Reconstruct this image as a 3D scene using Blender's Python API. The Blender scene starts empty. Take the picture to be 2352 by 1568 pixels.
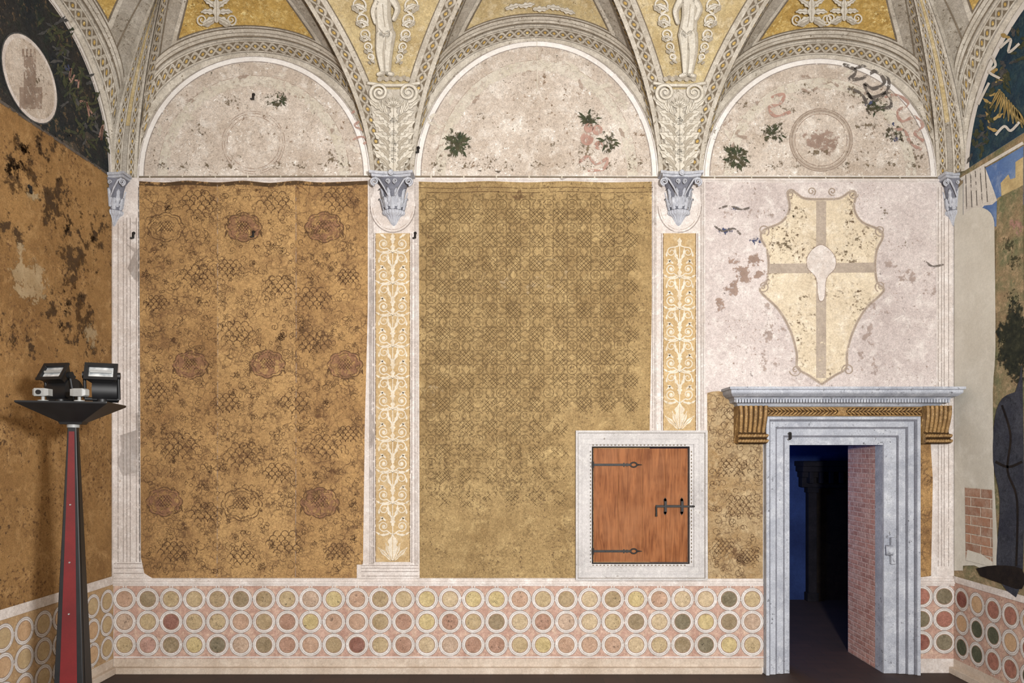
import bpy, math, random
from math import sin, cos, pi, sqrt, radians
from mathutils import Vector, Matrix
from mathutils.bvhtree import BVHTree
random.seed(7)
scene = bpy.context.scene
coll = scene.collection
try:
    scene.view_settings.view_transform = 'Standard'
    scene.view_settings.look = 'None'
except Exception: pass

# ---------------------------------------------------------------- constants
F = 1632.0; D = 6.8; CZ = 505/240.0
XL = -3.917; XR = 4.13
Z0 = (1545-408)/240.0
CAM = Vector((0, -D, CZ))
DES = .19; DARK = .98

def lin(c):
    y = .3*c[0]+.59*c[1]+.11*c[2]
    r = []
    for v in c:
        v = (v+(y-v)*DES)*DARK/255.0
        r.append(v/12.92 if v <= 0.04045 else ((v+0.055)/1.055)**2.4)
    return (r[0], r[1], r[2], 1)

# ---------------------------------------------------------------- materials
class NT:
    def __init__(s, name):
        s.mat = bpy.data.materials.new(name); s.mat.use_nodes = True
        s.t = s.mat.node_tree; s.t.nodes.clear()
        s.out = s.t.nodes.new('ShaderNodeOutputMaterial')
        s.b = s.t.nodes.new('ShaderNodeBsdfPrincipled')
        s.t.links.new(s.b.outputs[0], s.out.inputs[0])
        tc = s.t.nodes.new('ShaderNodeTexCoord'); s.co = tc.outputs['Object']
    def lk(s, a, b): s.t.links.new(a, b)
    def setin(s, sock, v):
        if isinstance(v, bpy.types.NodeSocket): s.lk(v, sock)
        else: sock.default_value = v
    def noise(s, scale, detail=6, rough=.6, dist=0, co=None):
        n = s.t.nodes.new('ShaderNodeTexNoise'); s.lk(co or s.co, n.inputs['Vector'])
        n.inputs['Scale'].default_value = scale; n.inputs['Detail'].default_value = detail
        n.inputs['Roughness'].default_value = rough; n.inputs['Distortion'].default_value = dist
        return n.outputs['Fac']
    def mr(s, v, a, b, c=0., d=1.):
        n = s.t.nodes.new('ShaderNodeMapRange'); s.lk(v, n.inputs[0])
        for i, x in enumerate((a, b, c, d)): n.inputs[i+1].default_value = x
        return n.outputs[0]
    def math(s, op, a, b=0.):
        n = s.t.nodes.new('ShaderNodeMath'); n.operation = op
        s.setin(n.inputs[0], a); s.setin(n.inputs[1], b); return n.outputs[0]
    def mix(s, f, a, b, mode='MIX'):
        n = s.t.nodes.new('ShaderNodeMix'); n.data_type = 'RGBA'; n.blend_type = mode
        s.setin(n.inputs[0], f); s.setin(n.inputs[6], a); s.setin(n.inputs[7], b); return n.outputs[2]

def fresco(name, base, alt, scale=2., mid=None, s2=9., spots=None, lines=None, alpha=None, opacity=1.,
           grain=.16, bump=.15, rough=.92, metal=0., contrast=1.):
    k = NT(name); A = lin(base); Bc = lin(alt)
    h = .16/contrast
    n1 = k.mr(k.noise(scale, 8, .62), .5-h, .5+h)
    c = k.mix(n1, A, Bc)
    if mid:
        n2 = k.mr(k.noise(s2, 7, .7, .4), .5, .68)
        c = k.mix(k.math('MULTIPLY', n2, .75), c, lin(mid))
    if lines:
        for (lc, ls, lw, lst) in lines:
            wn = k.t.nodes.new('ShaderNodeTexNoise'); k.lk(k.co, wn.inputs['Vector']); wn.inputs['Scale'].default_value = ls*.5
            va = k.t.nodes.new('ShaderNodeVectorMath'); va.operation = 'MULTIPLY_ADD'
            q = 1.6/ls
            k.lk(wn.outputs['Color'], va.inputs[0]); va.inputs[1].default_value = (q,q,q); k.lk(k.co, va.inputs[2])
            vo = k.t.nodes.new('ShaderNodeTexVoronoi'); vo.feature = 'DISTANCE_TO_EDGE'; vo.inputs['Scale'].default_value = ls
            k.lk(va.outputs[0], vo.inputs['Vector'])
            vm = k.mr(vo.outputs['Distance'], lw*.35, lw, 1, 0)
            am = k.mr(k.noise(3.1+ls*.1, 4), .4, .58)
            vm = k.math('MULTIPLY', vm, k.math('MULTIPLY', am, lst))
            c = k.mix(vm, c, lin(lc))
    if spots:
        for (sc, ss, th, asc, ath) in spots:
            m = k.mr(k.noise(ss, 9, .72), th, th+.03)
            am = k.mr(k.noise(asc, 3), ath, ath+.12)
            c = k.mix(k.math('MULTIPLY', m, am), c, lin(sc))
    g = k.noise(95, 3, .7)
    gm = k.mr(g, .3, .7, 1-grain, 1+grain)
    g2 = k.mr(k.noise(28, 5, .7), .3, .7, 1-grain*.7, 1+grain*.7)
    gm = k.math('MULTIPLY', gm, g2)
    cc = k.t.nodes.new('ShaderNodeCombineColor')
    for i in range(3): k.lk(gm, cc.inputs[i])
    c = k.mix(1., c, cc.outputs[0], 'MULTIPLY')
    k.lk(c, k.b.inputs['Base Color'])
    k.b.inputs['Roughness'].default_value = rough; k.b.inputs['Metallic'].default_value = metal
    k.b.inputs['Specular IOR Level'].default_value = .08 if rough > .8 else .4
    if bump:
        bn = k.t.nodes.new('ShaderNodeBump'); bn.inputs['Strength'].default_value = bump
        bn.inputs['Distance'].default_value = .01; k.lk(g, bn.inputs['Height']); k.lk(bn.outputs[0], k.b.inputs['Normal'])
    if alpha:
        asc, bias = alpha
        at = k.t.nodes.new('ShaderNodeAttribute'); at.attribute_name = 'fade'
        t = k.math('ADD', k.noise(asc, 9, .74), k.math('MULTIPLY', at.outputs['Fac'], .38))
        t = k.math('ADD', t, bias-.38)
        a = k.mr(t, .475, .525, 0, opacity)
        k.lk(a, k.b.inputs['Alpha'])
    elif opacity < 1: k.b.inputs['Alpha'].default_value = opacity
    return k.mat

M_white = fresco('fresco_white_plaster', (212,202,196), (190,176,166), 2.2, (224,217,212), 10, spots=[((150,124,96),22,.62,2,.5),((120,100,80),40,.64,3,.5)], grain=.18)
M_arch = fresco('fresco_arch_edge', (226,220,214), (212,204,196), 2.2, (232,228,224), 10, spots=[((160,140,120),30,.64,3,.5)], grain=.1)
M_lun = fresco('fresco_lunette', (198,184,170), (172,154,136), 1.8, (218,209,198), 6,
               spots=[((124,100,78),16,.585,1.6,.46),((78,76,62),26,.6,1.9,.48),((232,227,220),30,.58,3,.46),((96,84,66),50,.6,2.4,.44)], grain=.26)
M_pan3 = fresco('fresco_panel_pale', (202,189,184), (178,163,158), 1.6, (216,207,200), 7, spots=[((120,110,105),18,.61,2,.48),((150,128,116),34,.58,2.6,.46)], grain=.22)
M_cur1 = fresco('painted_brocade_brown', (178,136,80), (148,108,62), 1.5, (120,84,52), 4.5,
                spots=[((98,68,44),34,.57,2.2,.44)], lines=[((94,66,44),13,.07,.65),((96,68,46),30,.09,.5)], grain=.28, contrast=1.2)
M_cur1c = fresco('painted_brocade_ground', (188,146,88), (160,120,70), 1.2, (134,96,58), 5,
                spots=[((98,70,46),38,.58,2.2,.46)], lines=[((94,66,44),14,.07,.6),((98,70,46),30,.09,.45)], grain=.28)
M_cur2 = fresco('painted_cloth_olive', (166,136,86), (136,107,64), 1.6, (182,152,98), 6,
                spots=[((106,82,54),36,.56,2,.43)], lines=[((108,84,52),34,.09,.5)], grain=.28)
M_cur3 = fresco('painted_cloth_faded', (168,142,102), (146,112,68), 3, (186,160,118), 9,
                spots=[((118,90,62),22,.56,2.4,.45)], lines=[((104,80,56),16,.07,.7)], grain=.24)
M_left = fresco('fresco_left_gold', (160,118,66), (130,92,50), 1.3, (178,136,82), 8, spots=[((104,72,44),34,.55,2,.44),((84,60,38),14,.58,1.2,.48)], grain=.26)
M_pilg = fresco('painted_gold_field', (190,158,108), (170,138,90), 3, (202,178,138), 12, grain=.2)
M_arab = fresco('painted_white_arabesque', (220,210,192), (206,192,168), 6, alpha=(24,.12), opacity=.92)
M_arabo = fresco('painted_arabesque_solid', (216,204,184), (196,178,150), 9, grain=.2)
M_cream = fresco('painted_cream', (220,210,194), (200,188,166), 4, alpha=(20,.04), opacity=.8)
M_greyl = fresco('painted_grey_line', (142,128,120), (164,150,140), 6, alpha=(20,.08), opacity=.75)
M_bline = fresco('painted_brown_line', (86,60,40), (106,76,50), 6, alpha=(24,.05), opacity=.75)
M_oline = fresco('painted_olive_line', (92,70,42), (110,86,54), 6, alpha=(20,.06), opacity=.72)
M_fline = fresco('painted_faint_line', (156,132,114), (174,152,136), 6, alpha=(14,.0), opacity=.65)
M_pink = fresco('painted_pink_wash', (160,108,84), (150,104,76), 6, alpha=(16,0.02), opacity=.5)
M_dkb = fresco('painted_dark_wash', (96,62,46), (104,70,48), 4, alpha=(8,.0), opacity=.48)
M_dkb2 = fresco('eroded_dark_patch', (72,54,38), (92,68,44), 6, alpha=(9,.045), opacity=.85)
M_leafg = fresco('painted_dark_leaf', (48,56,40), (84,76,54), 12, alpha=(24,.035), opacity=.92)
M_leafo = fresco('painted_leaf_solid', (50,60,42), (80,80,56), 16, grain=.3)
M_speck = fresco('painted_speck', (92,80,62), (122,104,80), 12, alpha=(28,.025), opacity=.85)
M_palep = fresco('pale_patch', (198,172,130), (180,150,106), 5, alpha=(9,.02), opacity=.65)
M_blue = fresco('painted_blue', (52,62,104), (74,80,108), 8, alpha=(20,.03))
M_red = fresco('painted_rose_ribbon', (172,124,108), (190,150,134), 8, alpha=(18,.05), opacity=.8)
M_slate = fresco('painted_slate_ribbon', (84,78,74), (110,100,92), 8, alpha=(18,.04), opacity=.85)
M_slateo = fresco('painted_slate_solid', (90,88,86), (62,64,66), 12, grain=.3)
M_ghost = fresco('faded_warm_stain', (176,154,142), (160,138,126), 9, alpha=(12,.03), opacity=.6)
M_ghost2 = fresco('faded_brown_stain', (164,136,120), (146,118,102), 9, alpha=(14,.07), opacity=.75)
M_skins = fresco('painted_brown_shade', (146,122,106), (164,140,122), 9, alpha=(20,.05), opacity=.65)
M_shield = fresco('painted_shield_field', (210,193,164), (194,175,146), 3, (220,207,186), 9, spots=[((104,84,64),24,.55,2.6,.45)], grain=.2)
M_band = fresco('painted_taupe_band', (184,167,150), (166,149,132), 5, alpha=(10,.1), opacity=.85)
M_vgrey = fresco('vault_grey', (164,154,140), (140,129,112), 3, (182,173,158), 12, spots=[((106,93,76),30,.57,3,.44)], grain=.24)
M_vlight = fresco('vault_light', (192,182,166), (166,155,138), 4, (208,199,184), 12, spots=[((124,111,92),34,.58,3,.44)], grain=.22)
M_vdark = fresco('vault_dark_tone', (106,93,76), (124,109,90), 5, grain=.24)  # dark taupe for chain grounds, thin lines, curtain rod and frame notches
M_vgold = fresco('vault_gold', (192,154,74), (164,126,56), 4, (208,178,108), 14, spots=[((222,198,128),34,.56,3,.42),((128,98,50),30,.58,3,.45)], grain=.28)
M_vgoldp = fresco('vault_gold_pale', (190,168,118), (168,143,94), 4, (204,186,150), 12, spots=[((214,200,160),34,.56,3,.44),((140,116,74),34,.58,3,.45)], grain=.26)
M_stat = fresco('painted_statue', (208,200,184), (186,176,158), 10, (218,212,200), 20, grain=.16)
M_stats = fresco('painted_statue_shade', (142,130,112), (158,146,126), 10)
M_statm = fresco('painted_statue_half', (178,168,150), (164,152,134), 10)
M_ldark = fresco('lunette_dark', (40,44,48), (58,54,50), 3, (46,58,50), 10, spots=[((104,84,62),20,.56,2.5,.45)], grain=.34)
M_garl = fresco('garland_green', (74,78,56), (52,60,50), 14, (116,102,68), 26, grain=.3)
M_dadog = fresco('dado_pink_ground', (192,154,136), (170,128,110), 5, (206,178,152), 14, spots=[((140,96,80),30,.6,3,.46)], grain=.22)
M_dadol = fresco('dado_tan_ground', (178,144,100), (162,126,86), 5, (196,164,120), 14, grain=.2)
M_ring = fresco('dado_ring', (214,207,202), (194,185,178), 5, spots=[((160,146,134),30,.6,3,.46)], grain=.12)
disc_cols = [(182,158,118),(184,148,122),(166,142,106),(190,168,116),(170,130,108),(150,130,100),(184,156,132),(192,168,132),(146,100,86),(128,116,92),(182,140,124)]
M_discs = [fresco('dado_disc_%s' % n, c, tuple(max(0, v-24) for v in c), 9, tuple(min(255, v+16) for v in c), 18, spots=[(tuple(v*.6 for v in c),30,.58,5,.45)], grain=.26)
           for n, c in zip('abcdefghijk', disc_cols)]
M_dred = fresco('dado_dark_red', (124,70,60), (146,92,78), 9, grain=.3); M_dgreen = fresco('dado_green', (70,76,58), (92,92,72), 9, grain=.3)
M_drose = fresco('dado_rose', (166,108,90), (146,92,78), 9, grain=.3)
M_dpeach = [fresco('dado_peach', (196,158,118), (180,142,102), 9), fresco('dado_sand', (186,160,118), (172,144,102), 9)]
M_stone = fresco('grey_blue_stone', (176,180,190), (148,152,164), 3.5, (192,195,202), 12, spots=[((96,96,102),30,.59,2.5,.45)], grain=.2, rough=.85, bump=.25)
M_stepshade = fresco('stone_edge_shade', (104,105,114), (120,120,130), 6, grain=.2)  # darker stone lines, shade of steps and dentil gaps painted in
M_stonew = fresco('pale_stone', (194,189,187), (172,167,165), 3, (206,202,198), 12, spots=[((136,126,118),24,.6,2.5,.48)], grain=.14, bump=.2)
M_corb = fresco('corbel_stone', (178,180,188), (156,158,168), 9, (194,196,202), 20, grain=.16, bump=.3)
M_corbd = fresco('corbel_stone_shade', (118,119,130), (100,101,112), 9, grain=.2, bump=.3)  # dark bell behind the leaves, recess shade put into the stone colour
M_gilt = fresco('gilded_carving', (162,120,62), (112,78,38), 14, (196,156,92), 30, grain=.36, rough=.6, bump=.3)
M_giltd = fresco('gilded_shade', (84,58,30), (62,42,24), 14, grain=.3)  # dark gilt backing, shade between the carved ridges put into its colour
M_iron = fresco('black_iron', (26,24,24), (40,36,34), 20, rough=.6, grain=.2)
M_black = fresco('black_metal', (16,16,18), (24,24,26), 10, rough=.5, grain=.08, bump=0)
M_redp = fresco('red_panel', (112,16,18), (92,12,14), 3, rough=.5, grain=.08, bump=0)
M_greyp = fresco('grey_plastic', (150,150,146), (130,130,128), 8, rough=.5, grain=.05, bump=0)
M_base = fresco('plinth_stone', (198,180,162), (180,160,140), 2.5, (208,193,176), 8, grain=.14)
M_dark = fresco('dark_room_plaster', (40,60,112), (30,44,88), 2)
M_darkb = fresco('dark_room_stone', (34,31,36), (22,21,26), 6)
M_patch = fresco('bare_plaster', (206,201,188), (192,185,170), 1.6, (214,209,197), 5, grain=.08, bump=.05)
M_mrock = fresco('mural_landscape', (154,126,92), (104,110,76), 5, (188,158,120), 12, grain=.28)
M_msky = fresco('mural_sky', (70,104,172), (98,130,182), 2, (136,156,188), 6, grain=.14)
M_mcloth = fresco('mural_pale_cloth', (220,214,204), (196,188,178), 5)
M_mtower = fresco('mural_tower', (204,180,124), (178,152,102), 8)
M_mtree = fresco('mural_tree', (34,38,34), (52,54,42), 12, (68,68,50), 24, alpha=(16,.1))
M_mfig = fresco('mural_dark_shape', (50,52,64), (66,68,78), 6, (34,36,44), 12, grain=.3)
M_mblk = fresco('mural_black', (28,24,26), (44,36,32), 8)
M_mteal = fresco('mural_lunette_teal', (44,72,84), (34,48,70), 5, (70,90,86), 12, grain=.28)
M_myel = fresco('mural_yellow', (190,160,96), (164,132,70), 9)
M_dadoline = fresco('dado_inner_line', (142,112,92), (160,130,108), 9)
def glassy():
    k = NT('lamp_glass'); k.b.inputs['Roughness'].default_value = .3; k.b.inputs['Metallic'].default_value = .4
    n = k.noise(18,2); k.lk(k.mix(k.mr(n,.35,.65), lin((150,156,160)), lin((228,230,230))), k.b.inputs['Base Color'])
    return k.mat
M_glass = glassy()
def wood():
    k = NT('hatch_wood')
    mp = k.t.nodes.new('ShaderNodeMapping'); mp.inputs['Scale'].default_value = (14,14,1.3); k.lk(k.co, mp.inputs[0])
    n = k.noise(2.2, 8, .6, 1.4, mp.outputs[0]); n2 = k.noise(3, 3)
    c = k.mix(k.mr(n,.35,.65), lin((108,52,16)), lin((156,88,40)))
    c = k.mix(k.mr(n2,.4,.7,0,.5), c, lin((166,104,60)))
    k.lk(c, k.b.inputs['Base Color']); k.b.inputs['Roughness'].default_value = .6; k.b.inputs['Specular IOR Level'].default_value = .15
    bn = k.t.nodes.new('ShaderNodeBump'); bn.inputs['Strength'].default_value = .15; bn.inputs['Distance'].default_value = .005
    k.lk(n, bn.inputs['Height']); k.lk(bn.outputs[0], k.b.inputs['Normal'])
    return k.mat
M_wood = wood()
def brick(name, c1, c2, mortar, axes, bw, bh, wear=.7):
    k = NT(name)
    sx = k.t.nodes.new('ShaderNodeSeparateXYZ'); k.lk(k.co, sx.inputs[0])
    cx = k.t.nodes.new('ShaderNodeCombineXYZ'); k.lk(sx.outputs[axes[0]], cx.inputs[0]); k.lk(sx.outputs[axes[1]], cx.inputs[1])
    b = k.t.nodes.new('ShaderNodeTexBrick'); k.lk(cx.outputs[0], b.inputs['Vector'])
    b.inputs['Color1'].default_value = lin(c1); b.inputs['Color2'].default_value = lin(c2); b.inputs['Mortar'].default_value = lin(mortar)
    b.inputs['Scale'].default_value = 1; b.inputs['Brick Width'].default_value = bw; b.inputs['Row Height'].default_value = bh
    b.inputs['Mortar Size'].default_value = .007; b.inputs['Mortar Smooth'].default_value = .5
    c = k.mix(k.mr(k.noise(9,7,.7),.42,.66,0,wear), b.outputs['Color'], lin(mortar))
    c = k.mix(k.mr(k.noise(34,5,.7),.5,.66,0,.6), c, lin(tuple(v*.7 for v in c1)))
    k.lk(c, k.b.inputs['Base Color']); k.b.inputs['Roughness'].default_value = .9
    bn = k.t.nodes.new('ShaderNodeBump'); bn.inputs['Strength'].default_value = .6; bn.inputs['Distance'].default_value = .01
    bn.invert = True; k.lk(b.outputs['Fac'], bn.inputs['Height']); k.lk(bn.outputs[0], k.b.inputs['Normal'])
    return k.mat
M_brickr = brick('reveal_brick', (204,136,114), (172,110,92), (222,182,164), (1,2), .17, .05, .8)
M_brickm = brick('exposed_brick', (176,122,90), (148,98,72), (196,182,164), (1,2), .28, .085, .4)
def floorm():
    k = NT('floor_terracotta')
    br = k.t.nodes.new('ShaderNodeTexBrick'); k.lk(k.co, br.inputs['Vector'])
    br.inputs['Color1'].default_value = lin((64,40,30)); br.inputs['Color2'].default_value = lin((54,34,26)); br.inputs['Mortar'].default_value = lin((40,28,24))
    br.inputs['Scale'].default_value = 1; br.inputs['Brick Width'].default_value = .3; br.inputs['Row Height'].default_value = .15; br.inputs['Mortar Size'].default_value = .004
    k.lk(k.mix(k.mr(k.noise(3),.4,.7,0,.5), br.outputs['Color'], lin((46,32,26))), k.b.inputs['Base Color'])
    k.b.inputs['Roughness'].default_value = .7
    return k.mat
M_floor = floorm()

# ---------------------------------------------------------------- mesh builder
class Bd:
    def __init__(s): s.v = []; s.f = []; s.m = []; s.fd = []; s.mats = []; s.sm = []
    def add(s, vs, fs, mat, fades=None, smooth=False):
        o = len(s.v); s.v += [tuple(p) for p in vs]
        s.fd += list(fades) if fades else [1.]*len(vs)
        if mat not in s.mats: s.mats.append(mat)
        mi = s.mats.index(mat)
        for f in fs:
            s.f.append([i+o for i in f]); s.m.append(mi); s.sm.append(smooth)
    def grid(s, rows, mat, smooth=True, closed=False, fades=None):
        n = len(rows[0]); vs = [p for r in rows for p in r]; fs = []
        for i in range(len(rows)-1):
            for j in range(n if closed else n-1):
                k = (j+1) % n
                fs.append([i*n+j, i*n+k, (i+1)*n+k, (i+1)*n+j])
        s.add(vs, fs, mat, fades, smooth)
    def box(s, x0, x1, y0, y1, z0, z1, mat):
        vs = [(x,y,z) for x in (x0,x1) for y in (y0,y1) for z in (z0,z1)]
        s.add(vs, [[0,1,3,2],[4,6,7,5],[0,4,5,1],[2,3,7,6],[0,2,6,4],[1,5,7,3]], mat)
    def tube(s, pts, rad, mat, n=8, cap=True):
        pts = [Vector(p) for p in pts]; rads = rad if isinstance(rad, (list,tuple)) else [rad]*len(pts); rows = []
        pa = None
        for i, p in enumerate(pts):
            t = (pts[min(i+1,len(pts)-1)]-pts[max(i-1,0)]).normalized()
            a = t.orthogonal() if pa is None else (pa - t*pa.dot(t))
            a = a.normalized(); pa = a; b = t.cross(a)
            rows.append([p + (a*cos(2*pi*j/n)+b*sin(2*pi*j/n))*rads[i] for j in range(n)])
        s.grid(rows, mat, True, True)
        if cap:
            s.add(rows[0], [list(range(n))[::-1]], mat); s.add(rows[-1], [list(range(n))], mat)
    def obj(s, name, parent=None, bevel=0, loc=None, **props):
        me = bpy.data.meshes.new(name); me.from_pydata(s.v, [], s.f)
        for m in s.mats: me.materials.append(m)
        me.polygons.foreach_set('material_index', s.m); me.polygons.foreach_set('use_smooth', s.sm)
        at = me.attributes.new('fade', 'FLOAT', 'POINT'); at.data.foreach_set('value', s.fd)
        me.update(); ob = bpy.data.objects.new(name, me); coll.objects.link(ob)
        if loc is not None:
            L = Vector(loc)
            for v in me.vertices: v.co -= L
            ob.location = L if parent is None else L - Vector(parent['wl'])
            ob['wl'] = tuple(L)
        if parent: ob.parent = parent
        if bevel:
            md = ob.modifiers.new('bev', 'BEVEL'); md.width = bevel; md.segments = 2; md.limit_method = 'ANGLE'
        for k, v in props.items(): ob[k] = v
        return ob
def empty(name, loc, **props):
    e = bpy.data.objects.new(name, None); e.location = loc; e['wl'] = tuple(loc); coll.objects.link(e); e.empty_display_size = .1
    for k, v in props.items(): e[k] = v
    return e

# ---------------------------------------------------------------- maps (photo measure -> surface)
def W(px): return (px-1200)/240.0
def H(py): return (1545-py)/240.0
def MB(x, y, off=0): return Vector((W(x), -off, H(y)))
def ML(x, y, off=0):
    d = -XL*F/(1200-x); return Vector((XL+off, d-D, CZ+(1040-y)*d/F))
def MR(x, y, off=0):
    d = XR*F/(x-1200); return Vector((XR-off, d-D, CZ+(1040-y)*d/F))
def MLl(a, z, off=0): return Vector((XL+off, -a, z))
def MRl(a, z, off=0): return Vector((XR-off, -a, z))

def cr(pts, n=6, closed=False):
    out = []; N = len(pts)
    for i in range(N if closed else N-1):
        if closed: p0,p1,p2,p3 = pts[i-1],pts[i],pts[(i+1)%N],pts[(i+2)%N]
        else: p0,p1,p2,p3 = pts[max(i-1,0)],pts[i],pts[i+1],pts[min(i+2,N-1)]
        for k in range(n):
            t = k/n
            out.append(tuple(.5*((2*b)+(-a+c)*t+(2*a-5*b+4*c-d)*t*t+(-a+3*b-3*c+d)*t**3) for a,b,c,d in zip(p0,p1,p2,p3)))
    if not closed: out.append(tuple(pts[-1]))
    return out

def poly(B, M, pts, mat, off, fade=1.):
    B.add([M(x,y,off) for x,y in pts], [list(range(len(pts)))], mat, [fade]*len(pts))
def rect(B, M, x0, y0, x1, y1, mat, off): poly(B, M, [(x0,y0),(x1,y0),(x1,y1),(x0,y1)], mat, off)
def ribbon(B, M, pts, w, mat, off, closed=False, fades=None):
    N = len(pts)
    if N < 2: return
    ws = list(w) if isinstance(w, (list,tuple)) else [w]*N
    while len(ws) < N: ws.append(ws[-1])
    vs = []; fd = []
    for i,(x,y) in enumerate(pts):
        a = pts[i-1] if (i > 0 or closed) else pts[i]; b = pts[(i+1)%N] if (i < N-1 or closed) else pts[i]
        dx, dy = b[0]-a[0], b[1]-a[1]; l = sqrt(dx*dx+dy*dy) or 1
        nx, ny = -dy/l*ws[i]/2, dx/l*ws[i]/2
        vs += [M(x+nx,y+ny,off), M(x-nx,y-ny,off)]
        f = fades[i] if fades else 1.; fd += [f,f]
    fs = [[2*i,2*i+1,2*i+3,2*i+2] for i in range(N-1)]
    if closed: fs.append([2*N-2,2*N-1,1,0])
    B.add(vs, fs, mat, fd)
def circ(cx, cy, r, n=24, ry=None, a0=0, a1=2*pi):
    ry = r if ry is None else ry
    return [(cx+r*cos(a0+(a1-a0)*i/n), cy+ry*sin(a0+(a1-a0)*i/n)) for i in range(n)]
def disc(B, M, cx, cy, r, mat, off, n=20, ry=None): poly(B, M, circ(cx,cy,r,n,ry), mat, off)
def blob(B, M, cx, cy, rx, ry, mat, off, n=22, strength=1.):
    vs = [M(cx,cy,off)]; fd = [strength]; fs = []
    rr = [random.uniform(.8,1.25) for _ in range(n)]
    K = 4; fal = [1,.96,.8,.55,.0]
    for k in range(1,K+1):
        for i in range(n):
            a = 2*pi*i/n; q = k/K*rr[i]*1.1
            vs.append(M(cx+rx*q*cos(a), cy+ry*q*sin(a), off)); fd.append(strength*fal[k])
    for i in range(n): fs.append([0,1+i,1+(i+1)%n])
    for k in range(K-1):
        for i in range(n):
            j = (i+1)%n; fs.append([1+k*n+i,1+k*n+j,1+(k+1)*n+j,1+(k+1)*n+i])
    B.add(vs, fs, mat, fd)
def loft(B, M, A, C, mat, off, n=8):
    rows = [[M(a[0]+(c[0]-a[0])*t/n, a[1]+(c[1]-a[1])*t/n, off) for t in range(n+1)] for a, c in zip(A, C)]
    B.grid(rows, mat, True)
def spiral(cx, cy, r0, r1, a0, turns, n=22):
    return [(cx+(r0+(r1-r0)*i/n)*cos(a0+turns*2*pi*i/n), cy+(r0+(r1-r0)*i/n)*sin(a0+turns*2*pi*i/n)) for i in range(n+1)]
def leaf(B, M, x, y, ang, L, wd, mf, ml, off, lobes=4, bend=0.):
    pts = []; ws = []; n = 20
    px, py = x, y
    for i in range(n+1):
        t = i/n; a = ang+bend*t
        pts.append((px,py)); ws.append(max(.6, wd*sin(pi*min(1,t*.92+.06))**.8*(1+.28*sin(2*pi*lobes*t))))
        px += cos(a)*L/n; py += sin(a)*L/n
    if ml: ribbon(B, M, pts, [w+2.2 for w in ws], ml, off)
    ribbon(B, M, pts, ws, mf, off+.0015)
    if ml: ribbon(B, M, pts[1:-2], 1.2, ml, off+.003)
def limb(B, M, pts, rs, mf, ml, off):
    P = cr(pts, 5); R = [r[0] for r in cr([(r,0) for r in rs], 5)]
    while len(R) < len(P): R.append(R[-1])
    if ml:
        ribbon(B, M, P, [2*r+2.4 for r in R[:len(P)]], ml, off)
        for e in (0,-1): disc(B, M, P[e][0], P[e][1], R[e]+1.2, ml, off, 14)
    ribbon(B, M, P, [2*r for r in R[:len(P)]], mf, off+.0016)
    for e in (0,-1): disc(B, M, P[e][0], P[e][1], R[e], mf, off+.0018, 14)

# ---------------------------------------------------------------- vault geometry
def cove(b):
    b = max(0., min(b, 3.2)); return Z0+2.1*sqrt(max(0,1-((3.2-b)/3.2)**2))
APZ = cove(1.5)
FR = {'back': lambda a,b,z: Vector((a,-b,z)), 'left': lambda a,b,z: Vector((XL+b,-a,z)), 'right': lambda a,b,z: Vector((XR-b,-a,z))}
SEV = {'back': [(W(583),1.115,H(130),.15),(W(1232),1.17,H(95),0.),(W(1883),1.12,H(135),-.2)],
       'left': [(1.12,1.1,5.92,.1),(3.55,1.1,5.95,0),(6.0,1.1,5.92,-.1)],
       'right':[(1.30,1.13,5.88,.1),(3.75,1.1,5.95,0),(6.15,1.1,5.92,-.1)]}
def sev(fr, c, w, zc, sh, u, th):
    zr = cove(1.5*u); rg = zc+(APZ-zc)*u**.8; rg = max(rg, zr)
    return FR[fr](c+sh*u+w*(1-u)*cos(th), 1.5*u, zr+(rg-zr)*sin(th))
def rib(fr, s, side, u):
    c,w,zc,sh = s; return FR[fr](c+sh*u+side*w*(1-u), 1.5*u, cove(1.5*u))
us = [ (i/22.0)**2 for i in range(23)]
BV = Bd()
for fr in SEV:
    for s in SEV[fr]:
        rows = [[sev(fr,*s,u,pi*j/36) for j in range(37)] for u in us]
        BV.grid(rows, M_vgrey)
patches = []
def mkpatch(A, C): patches.append((A, C))
for fr in ('back','left','right'):
    S = SEV[fr]
    for i in range(2):
        mkpatch([rib(fr,S[i],1,u) for u in us], [rib(fr,S[i+1],-1,u) for u in us])
mkpatch([rib('left',SEV['left'][0],-1,u) for u in us], [rib('back',SEV['back'][0],-1,u) for u in us])
mkpatch([rib('back',SEV['back'][2],1,u) for u in us], [rib('right',SEV['right'][0],-1,u) for u in us])
for A, C in patches:
    BV.grid([[a.lerp(c, j/8) for j in range(9)] for a, c in zip(A, C)], M_vgrey)
for fr in ('left','right'):
    e = [rib(fr,SEV[fr][2],1,u) for u in us]
    BV.grid([[p, Vector((p.x,-8.1,p.z))] for p in e], M_vgrey)
nx, ny = 40, 34
rows = []
for j in range(ny+1):
    y = -1.5 - (8.1-1.5)*j/ny; r = []
    for i in range(nx+1):
        x = XL+1.5+(XR-XL-3.0)*i/nx
        r.append(Vector((x,y,cove(min(-y, x-XL, XR-x)))))
    rows.append(r)
BV.grid(rows, M_vgrey)
bvh = BVHTree.FromPolygons([Vector(p) for p in BV.v], BV.f)
def MV(x, y, off=0):
    d = Vector(((x-1200)/F, 1, (1040-y)/F)).normalized()
    loc, n, i, dist = bvh.ray_cast(CAM, d)
    if loc is None or loc.y > -.004: loc = CAM + d*((D-.004)/d.y); n = Vector((0,-1,0))
    if n.dot(d) > 0: n = -n
    return loc + n*off - d*off

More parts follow.
